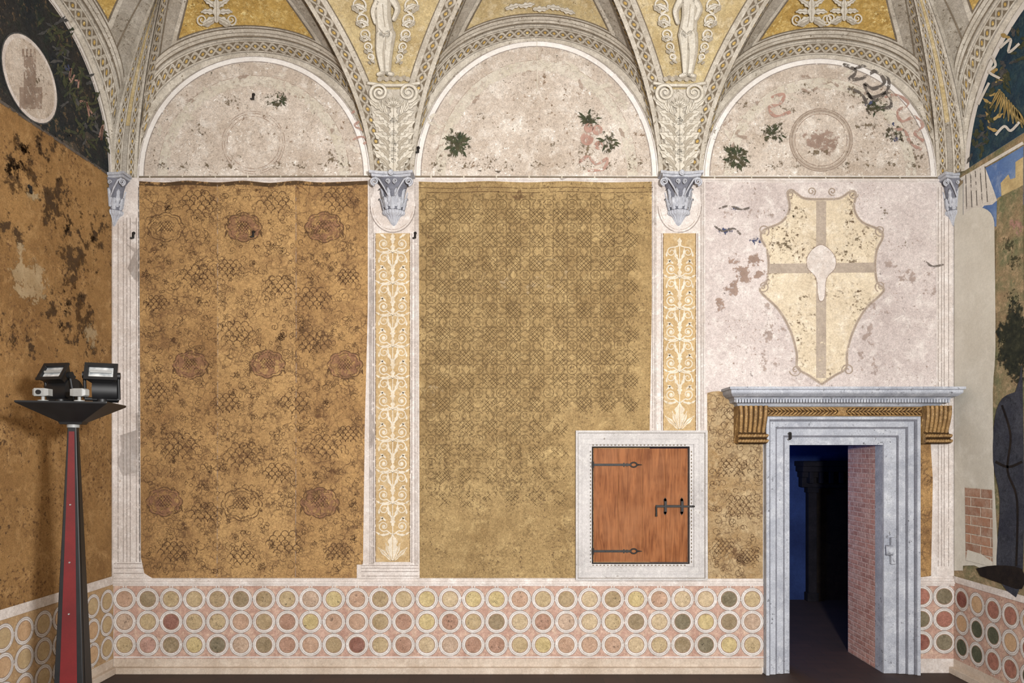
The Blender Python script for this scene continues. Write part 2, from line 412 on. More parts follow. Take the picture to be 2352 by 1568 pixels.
class Strip:
    def __init__(s, A, C):
        s.A = A; s.C = C; mids = [a.lerp(c,.5) for a,c in zip(A,C)]
        s.s = [0]
        for i in range(1,len(mids)): s.s.append(s.s[-1]+(mids[i]-mids[i-1]).length)
        s.L = s.s[-1]
    def __call__(s, l, t, off):
        l = max(0, min(s.L, l)); i = 0
        while i < len(s.s)-2 and s.s[i+1] < l: i += 1
        f = (l-s.s[i])/max(1e-9, s.s[i+1]-s.s[i])
        a = s.A[i].lerp(s.A[i+1], f); c = s.C[i].lerp(s.C[i+1], f)
        tn = (s.A[i+1]-s.A[i])+(s.C[i+1]-s.C[i]); n = tn.cross(c-a)
        if n.length < 1e-12: n = Vector((0,-1,0))
        n.normalize(); p = a.lerp(c,t)
        if n.dot(CAM-p) < 0: n = -n
        return p+n*off
    def ground(s, B, mat, off, t0=0, t1=1):
        B.grid([[s(l,t0+(t1-t0)*k/2,off) for k in range(3)] for l in s.s], mat)
def lribbon(B, S, ls, ts, w, mat, off):
    vs = []
    for i in range(len(ls)):
        vs += [S(ls[i],ts[i]-w,off), S(ls[i],ts[i]+w,off)]
    B.add(vs, [[2*i,2*i+1,2*i+3,2*i+2] for i in range(len(ls)-1)], mat)
def chain(B, S, period, off=.006, gmat=M_vdark, wmat=M_vlight, eye=True):
    S.ground(B, gmat, off)
    S.ground(B, wmat, off+.002, 0, .1); S.ground(B, wmat, off+.002, .9, 1)
    n = max(4, int(S.L/period*12)); ls = [S.L*i/n for i in range(n+1)]
    for ph in (0, pi):
        ts = [.5+.29*sin(pi*l/period*1.+ph) for l in ls]
        lribbon(B, S, ls, ts, .115, M_stats, off+.003)
        lribbon(B, S, ls, ts, .075, wmat, off+.005)
        lribbon(B, S, ls, ts, .012, M_stats, off+.006)
    if eye:
        k = 0
        while (k+.5)*period < S.L:
            l0 = (k+.5)*period; k += 1
            q = period*.16
            B.add([S(l0+q*cos(2*pi*j/10), .5+.12*sin(2*pi*j/10), off+.0065) for j in range(10)], [list(range(10))], M_vgold)

fine = [(i/40.0)**2 for i in range(41)]
for fr in SEV:
    for si, s in enumerate(SEV[fr]):
        if fr != 'back' and si > 0: continue
        ths = [radians(6)+(pi-radians(12))*j/60 for j in range(61)]
        def ar(u): return [sev(fr,*s,u,t) for t in ths]
        Strip(ar(.001), ar(.018)).ground(BV, M_vlight, .004)
        chain(BV, Strip(ar(.024), ar(.085)), .085)
        Strip(ar(.088), ar(.098)).ground(BV, M_vlight, .006)
        Strip(ar(.104), ar(.112)).ground(BV, M_vdark, .005)
        Strip(ar(.112), ar(.15)).ground(BV, M_vlight, .006)
        Strip(ar(.128), ar(.131)).ground(BV, M_vdark, .008)
        Strip(ar(.15), ar(.156)).ground(BV, M_vdark, .007)
        g = M_vgold if si != 1 else M_vgoldp
        uu = [.175+.6*(i/20) for i in range(21)]
        rows = []
        for i, u in enumerate(uu):
            h = radians(42)*(1-.45*i/20)
            rows.append([sev(fr,*s,u,pi/2-h+2*h*j/18) for j in range(19)])
        def offs(r, o): return [p+Vector((0,-.3,-1)).normalized()*o for p in r]
        rows0 = []; rows1 = []
        for i, u in enumerate([.158]+uu):
            h = radians(48)*(1-.45*max(0,i-1)/20)
            rows0.append(offs([sev(fr,*s,u,pi/2-h+2*h*j/18) for j in range(19)], .006))
            h = radians(43.5)*(1-.45*max(0,i-1)/20)
            rows1.append(offs([sev(fr,*s,u+.008,pi/2-h+2*h*j/18) for j in range(19)], .009))
        BV.grid(rows0, M_vlight); BV.grid(rows1, M_vdark); BV.grid([offs(r,.013) for r in rows], g)
        for side in (1,-1):
            th0 = 0 if side == 1 else pi
            def rl(deg): return [sev(fr,*s,max(u,.001),th0+side*radians(deg)) for u in fine[:34]]
            Strip(rl(.5), rl(11)).ground(BV, M_vlight, .004)
            Strip(rl(5), rl(6)).ground(BV, M_vdark, .006)
            if fr == 'back': chain(BV, Strip(rl(12), rl(28)), .09, .004)
            Strip(rl(30), rl(32)).ground(BV, M_vdark, .005)
for A, C in patches:
    def off_edge(P, Q, d0, d1, f0, f1):
        E1 = []; E2 = []
        for p, q in zip(P, Q):
            g = (q-p).length or 1
            E1.append(p.lerp(q, min(d0, f0*g)/g)); E2.append(p.lerp(q, min(d1, f1*g)/g))
        return E1, E2
    for P, Q in ((A,C),(C,A)):
        Strip(*off_edge(P, Q, 0, .03, 0, .1)).ground(BV, M_vlight, .006)
        chain(BV, Strip(*off_edge(P, Q, .03, .15, .1, .36)), .095, .006)
        Strip(*off_edge(P, Q, .15, .19, .36, .4)).ground(BV, M_vlight, .008)
        Strip(*off_edge(P, Q, .19, .2, .4, .41)).ground(BV, M_vdark, .010)
    E1 = []; E2 = []
    for p, q in list(zip(A,C))[5:]:
        g = (q-p).length; a = min(.2,.41*g)/g
        E1.append(p.lerp(q,a)); E2.append(p.lerp(q,1-a))
    Strip(E1,E2).ground(BV, M_vgoldp, .006)

def pendent(cx, flip):
    o = .016
    def X(x): return cx+(x*flip)
    loft(BV, MV, [(cx-22,398),(cx-34,330),(cx-50,260),(cx-58,205)], [(cx+22,398),(cx+34,330),(cx+50,260),(cx+58,205)], M_vlight, .012, 8)
    for (y,L,w,sp) in ((398,66,20,.35),(372,60,18,.5),(350,62,20,.42),(318,60,20,.52),(288,54,18,.6)):
        for sgn in (-1,1):
            leaf(BV, MV, X(sgn*4), y, -pi/2+sgn*sp, L, w, M_stat, M_stats, o, 4, sgn*.7)
            leaf(BV, MV, X(sgn*10), y-6, -pi/2+sgn*sp*.5, L*.6, w*.5, M_statm, M_stats, o+.003, 3, sgn*1.1)
        leaf(BV, MV, cx, y+4, -pi/2, L*.95, w, M_stat, M_stats, o+.006, 4)
    for sgn in (-1,1):
        for q in range(3): leaf(BV, MV, X(sgn*(16+q*9)), 262-q*6, -pi/2+sgn*(.3+.25*q), 34, 9, M_stat, M_stats, o+.004, 2)
        ribbon(BV, MV, spiral(cx+sgn*33,212,22,3,pi/2,sgn*-2.1,40), [9-5*i/40 for i in range(41)], M_stats, o+.007)
        ribbon(BV, MV, spiral(cx+sgn*33,212,22,3,pi/2,sgn*-2.1,40), [6-3*i/40 for i in range(41)], M_stat, o+.009)
        disc(BV, MV, cx+sgn*33, 212, 4, M_stat, o+.010, 10)
    for q in range(7):
        a = -pi+pi*q/6.0
        leaf(BV, MV, cx, 246, a*.8-.1*pi, 24, 6, M_stat, M_stats, o+.008, 1)
    ribbon(BV, MV, [(cx-62,190),(cx-20,196),(cx+20,196),(cx+62,190)], 8, M_stats, o+.004)
    ribbon(BV, MV, [(cx-60,190),(cx-20,195),(cx+20,195),(cx+60,190)], 5, M_stat, o+.006)
    for q in range(9): disc(BV, MV, cx-32+q*8, 181-3*(q%2), 6, M_stats if q%2 else M_statm, o+.006, 10)
pendent(905, 1); pendent(1560, 1)
def statue(cx, lean, base):
    o = .024
    parts = [([(cx-7,78),(cx-8+lean*3,118),(cx-5,base)], [14,9.5,5]), ([(cx+9,78),(cx+10+lean*3,116),(cx+6,base+3)], [14,9.5,5]),
             ([(cx-5,base+2),(cx-15,base+6)], [5,4]), ([(cx+6,base+3),(cx+16,base+6)], [5,4]),
             ([(cx-16,0),(cx-27,24),(cx-22,50)], [8,6,4]), ([(cx+17,-2),(cx+28,18),(cx+20,42)], [8,6,4]),
             ([(cx+lean*6,-2),(cx+lean*5,36),(cx,76)], [19,17,20]), ([(cx+lean*7,-38),(cx+lean*7,-46)], [14,14])]
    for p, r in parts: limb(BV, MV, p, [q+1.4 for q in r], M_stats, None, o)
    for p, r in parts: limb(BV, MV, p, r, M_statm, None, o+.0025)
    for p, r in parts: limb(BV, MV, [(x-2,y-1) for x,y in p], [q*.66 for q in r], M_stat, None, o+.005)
    ribbon(BV, MV, cr([(cx+lean*6,6),(cx+lean*4,34),(cx,60)],4), 1.4, M_stats, o+.009)
    ribbon(BV, MV, cr([(cx-15,62),(cx,76),(cx+16,63)],4), 1.2, M_stats, o+.009)
    ribbon(BV, MV, [(cx+1,80),(cx+1,112)], 1.4, M_stats, o+.009)
    for sgn in (-1,1):
        for q,(yy,r) in enumerate(((10,20),(44,17),(78,14),(106,11),(130,8))):
            ribbon(BV, MV, spiral(cx+sgn*(62-q*7),yy,r,2,pi/2,sgn*1.6,26), [4.6-3*i/26 for i in range(27)], M_stat, o-.004)
            leaf(BV, MV, cx+sgn*(44-q*5), yy+14, -pi/2+sgn*(.7), r*1.6, r*.5, M_stat, M_stats, o-.004, 3, sgn*.8)
            leaf(BV, MV, cx+sgn*(60-q*7), yy+16, -pi/2+sgn*(1.2), r*1.2, r*.4, M_statm, M_stats, o-.004, 2, -sgn*.8)
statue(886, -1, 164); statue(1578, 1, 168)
# plain foliate motifs on the gold triangles
def motif(cx, cy, s):
    o = .03
    for sgn in (-1,1):
        for q in range(3):
            leaf(BV, MV, cx, cy+10*q-10, -pi/2+sgn*(.6+.55*q), 38*s, 11*s, M_stat, M_stats, o, 3, sgn*.7)
        ribbon(BV, MV, spiral(cx+sgn*34*s, cy+14*s, 13*s, 2, pi/2, -sgn*1.5, 22), [4-2*i/22 for i in range(23)], M_stat, o+.002)
        leaf(BV, MV, cx+sgn*6, cy+16*s, pi/2-sgn*.8, 30*s, 9*s, M_statm, M_stats, o, 2, -sgn*.8)
    leaf(BV, MV, cx, cy+20*s, -pi/2, 60*s, 15*s, M_stat, M_stats, o+.004, 3)
motif(498,26,1.0); motif(1862,26,1.); motif(1938,24,.9)
for k in range(5):
    leaf(BV, MV, 1160+k*32, 16-6*(k%2), -.3+.15*k, 36, 11, M_stat, M_stats, .024, 3)
ceiling = BV.obj('ceiling', kind='structure', label='vaulted ceiling with painted ribs and gilded panels', category='ceiling')

# ---------------------------------------------------------------- back wall
B = Bd()
DA0, DA1, DZ = 2.55, 3.45, 2.18
HA0, HA1, HZ0, HZ1 = W(1362), W(1580), H(1291), H(1028)
xs = [XL, HA0, HA1, DA0, DA1, XR]; zs = sorted([0, HZ0, HZ1, DZ, H(408), 6.2])
for i in range(5):
    for j in range(len(zs)-1):
        x0,x1,z0,z1 = xs[i],xs[i+1],zs[j],zs[j+1]
        if i == 1 and HZ0-1e-6 <= z0 < HZ1-1e-6: continue
        if i == 3 and z0 < DZ-1e-6: continue
        B.add([(x0,0,z0),(x1,0,z0),(x1,0,z1),(x0,0,z1)], [[0,1,2,3]], M_white)
B.add([(DA1,0,0),(DA1,.15,0),(DA1,.15,DZ),(DA1,0,DZ)], [[0,1,2,3]], M_stone)
B.add([(DA1,.15,0),(DA1,.73,0),(DA1,.73,DZ),(DA1,.15,DZ)], [[0,1,2,3]], M_brickr)
B.add([(DA0,0,0),(DA0,.73,0),(DA0,.73,DZ),(DA0,0,DZ)], [[0,1,2,3]], M_brickr)
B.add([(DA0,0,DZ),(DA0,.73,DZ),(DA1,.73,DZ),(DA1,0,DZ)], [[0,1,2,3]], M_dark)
B.box(HA0,HA1,.06,.08,HZ0,HZ1,M_dark)
lun = [(583,268,278),(1232,281,313),(1883,269,273)]
for (cx,rx,ry) in lun:
    a = circ(cx,408,rx-1,48,ry,pi,2*pi)+[(cx+rx,408)]
    poly(B, MB, a, M_arch, .001)
    a = [(cx+(rx-16)*cos(pi+pi*i/48), 404+(ry-17)*sin(pi+pi*i/48)) for i in range(49)]
    poly(B, MB, a, M_lun, .003)
    for k,(dd,ww,mm) in enumerate(((16,2.2,M_greyl),(60,24,M_cream),(48,1.4,M_fline),(4,1.4,M_greyl))):
        ribbon(B, MB, [(cx+(rx-dd)*cos(pi+pi*i/48), 404+(ry-dd)*sin(pi+pi*i/48)) for i in range(49)], ww, mm, .0045+.0002*k)
    for q in range(9):
        blob(B, MB, cx-rx*.8+q*rx*.2, 380, 36, 22, M_speck, .0055, strength=.84)
def medallion(cx, cy, r, strong):
    m = M_fline
    if strong: disc(B, MB, cx, cy, r, M_band, .0058, 40)
    disc(B, MB, cx, cy, r-9, M_lun, .006, 40)
    for rr in (r, r-5, r-12): ribbon(B, MB, circ(cx,cy,rr,44), 1.8, m if not strong else M_skins, .007, True)
medallion(583,328,72,False); medallion(1885,322,72,True)
blob(B, MB, 1885, 322, 56, 50, M_ghost2, .008, strength=1.); blob(B, MB, 1875, 350, 46, 16, M_speck, .009, strength=.9)
green = [(640,230,40,28,.95),(530,232,50,26,.85),(462,298,40,30,.82),(765,362,42,40,.85),(350,350,30,40,.72),(740,215,34,20,.68),(690,300,70,60,.6),(440,350,70,40,.62),
         (1050,333,44,46,1.05),(1108,268,26,24,.8),(1352,275,36,34,1.02),(1395,328,30,38,1.02),(1348,345,46,40,.85),(1120,370,66,30,.85),(1270,330,30,36,.8),
         (1000,355,34,34,.8),(1460,370,44,30,.82),(1350,150,20,16,.8),(1230,350,120,60,.68),(1130,300,60,50,.68),(1440,250,60,60,.6),
         (1690,362,46,44,1.02),(1775,305,50,40,.96),(1720,240,56,30,.8),(1850,205,46,28,.82),(2005,245,46,30,.98),(2050,310,52,34,.95),
         (1990,290,46,36,.88),(2105,360,42,34,.86),(1640,300,26,34,.76),(1810,250,46,30,.82),(1960,215,46,26,.88),(2090,330,46,34,.84),(1980,350,60,40,.76),(1800,360,50,36,.74)]
for (x,y,rx,ry,s) in green: blob(B, MB, x, y, rx, ry, M_leafg if s > .94 else M_speck, .009, strength=s)
for (x,y,n,r) in ((1050,335,22,34),(1352,272,9,28),(1398,325,9,28),(1690,362,18,34),(640,230,8,22),(2008,246,8,24),(1778,306,10,26)):
    for q in range(n):
        a = random.uniform(0,2*pi); rr = random.uniform(.1,.7)*r
        leaf(B, MB, x+rr*cos(a), y+rr*sin(a)*.8, a+random.uniform(-.5,.5), r*.5, r*.15, M_leafo, None, .010+.0001*q, 1)
for k,(x,y,rx,ry) in enumerate(((2003,238,26,16),(2052,290,18,12),(2055,320,16,10),(1688,480,20,9),(1663,530,28,14),(1735,556,26,16))):
    blob(B, MB, x, y, rx, ry, M_blue, .011, strength=.95)
def swirl(pts, w, mat, off=.0135):
    P = cr(pts, 7); n = len(P)
    ribbon(B, MB, P, [w*(.45+.55*abs(sin(i*.42))) for i in range(n)], mat, off)
swirl([(1935,148),(1965,165),(1950,185),(1985,178),(2010,165),(2030,190),(2005,205),(1985,195),(2000,225),(2035,215),(2045,245),(2020,250)],9,M_slate)
swirl([(1960,160),(2000,150),(2035,175),(2038,205),(2010,232),(1990,215)],8,M_slate)
swirl([(1945,205),(1975,215),(1990,240)],7,M_slate)
swirl([(2030,225),(2060,220),(2085,240),(2060,258),(2070,280),(2100,270),(2118,290),(2100,308),(2120,325)],8,M_red)
swirl([(2050,300),(2075,300),(2090,330),(2115,345)],8,M_red)
swirl([(1770,225),(1800,218),(1790,240),(1765,248),(1780,268),(1815,258)],8,M_red)
swirl([(1840,205),(1860,212),(1880,200),(1905,190),(1925,200)],6,M_fline)
swirl([(1660,290),(1680,275),(1705,290),(1690,310),(1715,318)],8,M_fline)
swirl([(808,262),(822,255),(830,275),(815,290),(835,300)],6,M_red)
swirl([(812,322),(830,315),(848,322),(835,332)],6,M_red)
swirl([(1240,140),(1270,150),(1300,145),(1330,165)],9,M_cream)
swirl([(1330,375),(1350,360),(1370,378),(1395,365),(1385,390),(1350,392)],8,M_red)
for (x,y,r) in ((1348,320,15),(1372,300,12),(1352,295,11),(1375,335,10)): disc(B, MB, x, y, r, M_red, .0130)
swirl([(1375,205),(1400,195),(1405,215),(1425,225),(1415,240),(1440,250)],10,M_cream)
swirl([(1000,262),(985,280),(1010,295),(990,310)],9,M_cream)
random.seed(21)
for k in range(14):
    for (cx,rx,ry) in lun:
        t = pi+pi*(.05+.9*(k+random.random()*.5)/14); q = random.uniform(35,80)
        leaf(B, MB, cx+(rx-q)*cos(t), 404+(ry-q)*sin(t), t+pi/2+random.uniform(-1,1), 26, 9, M_fline if k%3 == 0 else M_cream, None, .0115, 2)
ribbon(B, MB, [(1233,96),(1234,160),(1233,215)], 2.4, M_cream, .013)
edge1 = cr([(320,416),(380,419),(430,415),(500,419),(560,415),(620,420),(680,415),(740,419),(845,415)],4)
poly(B, MB, edge1+[(845,700),(838,980),(834,1290),(826,1327),(350,1327),(332,1316),(324,1280),(322,900)], M_cur1, .003)
poly(B, MB, [(498,420),(678,420),(678,1325),(498,1325)], M_cur1c, .0035)
for (x,y,rx,ry,s) in ((420,440,130,50,.95),(560,450,100,40,.9),(640,436,130,36,.9),(390,1030,100,90,.9),(560,1050,110,90,.9),(400,760,70,200,.8),
    (740,950,110,120,.85),(600,900,120,120,.82),(360,560,60,80,.84),(770,1090,70,60,.84),(820,800,30,300,.8)):
    blob(B, MB, x, y, rx, ry, M_dkb, .0045, strength=s)
ribbon(B, MB, [(x,y+5) for x,y in edge1], 9, M_dkb2, .005)
for x in (500,680): ribbon(B, MB, [(x,425),(x+1,800),(x-1,1325)], 1.6, M_fline, .006)
def lobed(cx, cy, R, n=8, k=.13): return [(cx+R*1.1*(1+k*abs(cos(n*a/2)))*cos(a), cy+R*.88*(1+k*abs(cos(n*a/2)))*sin(a)) for a in [2*pi*i/64 for i in range(64)]]
def scales(cx, cy, R, n, tw=1.3, mat=None):
    s = R/n*2
    for i in range(-n//2, n//2+1):
        for j in range(-n//2, n//2+1):
            x = cx+(i+.5*(j%2))*s; y = cy+j*s*.6
            if (x-cx)**2+(y-cy)**2 > R*R: continue
            ribbon(B, MB, [(x+s*.5*cos(pi+pi*q/6), y+s*.6*sin(pi+pi*q/6)) for q in range(7)], tw, mat or M_bline, .0068)
def damask(cx, cy, R, fill):
    if fill: poly(B, MB, lobed(cx,cy,R), M_pink, .006)
    ribbon(B, MB, lobed(cx,cy,R), 2.2, M_bline, .007, True)
    ribbon(B, MB, lobed(cx,cy,R*.82), 1.3, M_bline, .007, True)
    scales(cx, cy+2, R*.5, 5)
    leaf(B, MB, cx-R*1.1, cy+R*.2, pi*.6, R*.5, R*.16, M_bline, None, .007, 1); leaf(B, MB, cx+R*1.1, cy+R*.2, pi*.4, R*.5, R*.16, M_bline, None, .007, 1)
for (x,y,R,f) in ((382,522,34,0),(560,522,34,1),(745,522,36,1),(438,838,33,1),(615,836,33,1),(793,838,33,1),(378,1152,34,1),(556,1158,38,0),(735,1154,36,1)):
    damask(x, y, R, f)
pal = [(455,470,36),(780,462,34),(632,470,34),(450,640,36),(640,660,30),(545,770,36),(720,790,34),(410,1030,40),(560,1050,38),(750,1030,36),(640,1090,30),(800,1000,24),
       (360,700,24),(470,1180,30),(655,1250,36),(400,1270,30),(560,1280,30),(780,1270,26),(720,690,34),(530,620,26),(360,900,24),(520,930,30),(680,930,34),(800,640,24)]
for x,y,R in pal: scales(x, y, R, 4, 1.8)
random.seed(11)
for q in range(950):
    x = random.uniform(334,824); y = random.uniform(450,1312); r = random.uniform(5,12)
    t = random.random()
    if t < .35: ribbon(B, MB, spiral(x,y,r,2,random.uniform(0,6),random.choice((-1,1))*1.1,12), 1.3, M_bline, .0062)
    elif t < .65:
        ribbon(B, MB, [(x+r*(.6+.4*cos(5*a))*cos(a), y+r*(.6+.4*cos(5*a))*sin(a)) for a in [2*pi*i/30 for i in range(30)]], 1.2, M_bline, .0062, True)
    elif t < .85:
        a = random.uniform(0,6.28)
        for s_ in (1,-1):
            ribbon(B, MB, [(x+r*1.3*k/8*cos(a)-s_*r*.4*sin(pi*k/8)*sin(a), y+r*1.3*k/8*sin(a)+s_*r*.4*sin(pi*k/8)*cos(a)) for k in range(9)], 1.2, M_bline, .0062)
    else:
        a = random.uniform(0,6.28); ribbon(B, MB, cr([(x,y),(x+r*cos(a),y+r*sin(a)),(x+r*1.8*cos(a+.5),y+r*1.8*sin(a+.5))],4), 1.4, M_bline, .0062)
edge2 = cr([(962,417),(1040,419),(1120,416),(1210,419),(1300,416),(1390,419),(1500,417)],4)
poly(B, MB, edge2+[(1497,700),(1492,1000),(1492,1327),(964,1327)], M_cur2, .003)
ribbon(B, MB, [(x,y+14) for x,y in edge2], 1.5, M_bline, .006); ribbon(B, MB, [(x,y+24) for x,y in edge2], 1.5, M_bline, .006)
P2 = 54
for i in range(10):
    for j in range(13):
        cx = 990+i*P2; cy = 470+j*P2
        if cx+P2*.5 > 1496 or (cx > 1290 and cy > 950): continue
        fd = 1.04-.035*max(0,j-7) - .04*((i*7+j*3)%3); fl = lambda n: [fd]*n
        st = [(cx+(27 if k%2 else 18)*cos(pi*k/8), cy+(27 if k%2 else 18)*sin(pi*k/8)) for k in range(16)]
        ribbon(B, MB, st, 2., M_oline, .006, True, fl(16))
        ribbon(B, MB, [(cx+(x-cx)*.84,cy+(y-cy)*.84) for x,y in st], 1.2, M_oline, .006, True, fl(16))
        ribbon(B, MB, circ(cx,cy,12,16), 1.6, M_oline, .006, True, fl(16))
        fl5 = [(cx+9*(.6+.4*cos(6*a))*cos(a), cy+9*(.6+.4*cos(6*a))*sin(a)) for a in [2*pi*q/24 for q in range(24)]]
        ribbon(B, MB, fl5, 1.2, M_oline, .0062, True, fl(24))
        ux, uy = cx+27, cy+27
        if ux < 1480:
            for o in (-5,0,5):
                for sg in (1,-1):
                    ribbon(B, MB, [(ux-14+o,uy-14*sg-o*sg),(ux+14+o,uy+14*sg-o*sg)], 1.3, M_oline, .0062, False, fl(2))
            ribbon(B, MB, [(ux-16,uy),(ux,uy-16),(ux+16,uy),(ux,uy+16)], 1.7, M_oline, .006, True, fl(4))
for (x,y,rx,ry) in ((1440,480,60,50),(1000,900,60,60),(1230,640,200,120)): blob(B, MB, x, y, rx, ry, M_palep, .0045, strength=.75)
for (x,y,rx,ry) in ((1200,440,220,40),(1440,820,50,200),(1340,940,140,60),(990,600,30,200)): blob(B, MB, x, y, rx, ry, M_dkb, .0047, strength=.78)
poly(B, MB, [(1620,418),(1800,420),(1960,418),(2150,420),(2150,905),(1620,905)], M_pan3, .003)
poly(B, MB, cr([(1624,902),(1650,898),(1700,905),(1752,900)],3)+[(1752,1330),(1626,1330)], M_cur3, .0035)
poly(B, MB, [(2108,1000),(2136,1000),(2142,1100),(2138,1322),(2108,1326)], M_cur1, .0035)
for (x,y,R) in ((1690,960,34),(1680,1080,30),(1700,1170,34),(1660,1260,24),(1720,1280,22)): scales(x,y,R,5,1.5)
blob(B, MB, 1690, 1280, 60, 50, M_dkb, .0047, strength=.9); blob(B, MB, 1720, 940, 40, 40, M_dkb, .0047, strength=.8)
random.seed(3)
for q in range(110):
    x = random.uniform(1634,1744); y = random.uniform(915,1320); r = random.uniform(5,12)
    ribbon(B, MB, spiral(x,y,r,2,random.uniform(0,6),random.choice((-1,1))*1.1,12), 1.2, M_bline, .0062)
# plain shield panel with a cross band
half = [(0,458),(40,456),(66,440),(78,446),(74,480),(92,510),(132,528),(140,545),(126,575),(122,615),(128,650),(142,668),(100,710),(72,760),(58,810),(56,845),(30,862),(0,882)]
sh = cr([(1887+x,y) for x,y in half],4); shl = cr([(1887-x,y) for x,y in half],4)
outl = sh + shl[::-1][1:-1]
poly(B, MB, outl, M_shield, .0045)
rect(B, MB, 1874,462,1897,868, M_band, .0055); poly(B, MB, [(1764,606),(2012,603),(2010,626),(1766,628)], M_band, .0055)
cart = cr([(1885,562),(1915,585),(1918,615),(1898,640),(1893,685),(1880,688),(1874,640),(1854,615),(1856,585)],5,True)
poly(B, MB, cart, M_white, .0065); ribbon(B, MB, cart, 1.6, M_skins, .0075, True)
ribbon(B, MB, outl, 6, M_band, .0075, True); ribbon(B, MB, outl, 1.6, M_skins, .0085, True)
for s in (-1,1):
    for (x,y,r,a) in ((72,446,12,0),(134,530,14,1),(134,658,13,2),(60,850,15,3),(24,440,10,1)):
        ribbon(B, MB, spiral(1887+s*x,y,r,2,a,1.4*s,20), 3, M_band, .009); ribbon(B, MB, spiral(1887+s*x,y,r,2,a,1.4*s,20), 1.2, M_skins, .0095)
for (x,y,rx,ry,s) in ((1830,490,46,36,.86),(1805,560,46,34,.88),(1930,575,40,30,.84),(1960,555,46,30,.82),(1850,690,30,26,.8),(1970,690,30,26,.72),(1720,440,50,22,.74),(2030,490,28,30,.8),(2075,560,50,26,.74),(1820,500,34,26,.78)):
    blob(B, MB, x, y, rx, ry, M_speck, .0095, strength=s)
# soft faded stains either side of the shield (no figures)
def stain(pts, mat):
    for i,(x,y,rx,ry,s) in enumerate(pts): blob(B, MB, x, y, rx, ry, mat, .0102+.0004*i, strength=s)
stain([(1733,598,22,22,1.),(1708,630,28,28,1.05),(1680,662,26,24,1.05),(1655,698,16,34,.95),(1742,630,30,12,.95),(1688,600,44,16,.85)], M_ghost2)
stain([(1762,490,20,20,.95),(1725,490,40,22,.9),(1672,492,36,14,.85)], M_ghost)
stain([(2045,605,22,22,.95),(2085,638,44,24,.95),(2140,668,40,18,.9),(2142,632,34,12,.85)], M_ghost)
stain([(1764,708,22,22,.95),(1765,765,24,44,1.),(1752,830,20,46,.9),(1780,836,18,40,.85),(1798,755,30,12,.85)], M_ghost)
stain([(2002,702,20,22,.95),(1992,765,24,46,1.),(1975,828,18,40,.85),(2006,838,18,44,.9),(2040,716,36,12,.85)], M_ghost)
for pts in ([(1650,480),(1675,474),(1700,482),(1722,478)],[(1640,520),(1660,532),(1685,526),(1700,540)],[(2120,600),(2140,612),(2165,608)]): swirl(pts, 5, M_slate, .0185)
ribbon(B, MB, [(320,407),(850,406),(1500,408),(2170,409)], 4, M_vdark, .010)
ribbon(B, MB, [(320,412),(850,411),(1500,412),(2170,414)], 5, M_white, .009)
for x in list(range(345,845,75))+list(range(990,1490,75))+list(range(1640,2150,85)):
    ribbon(B, MB, [(x,403),(x+1,411)], 3, M_cream, .0115)
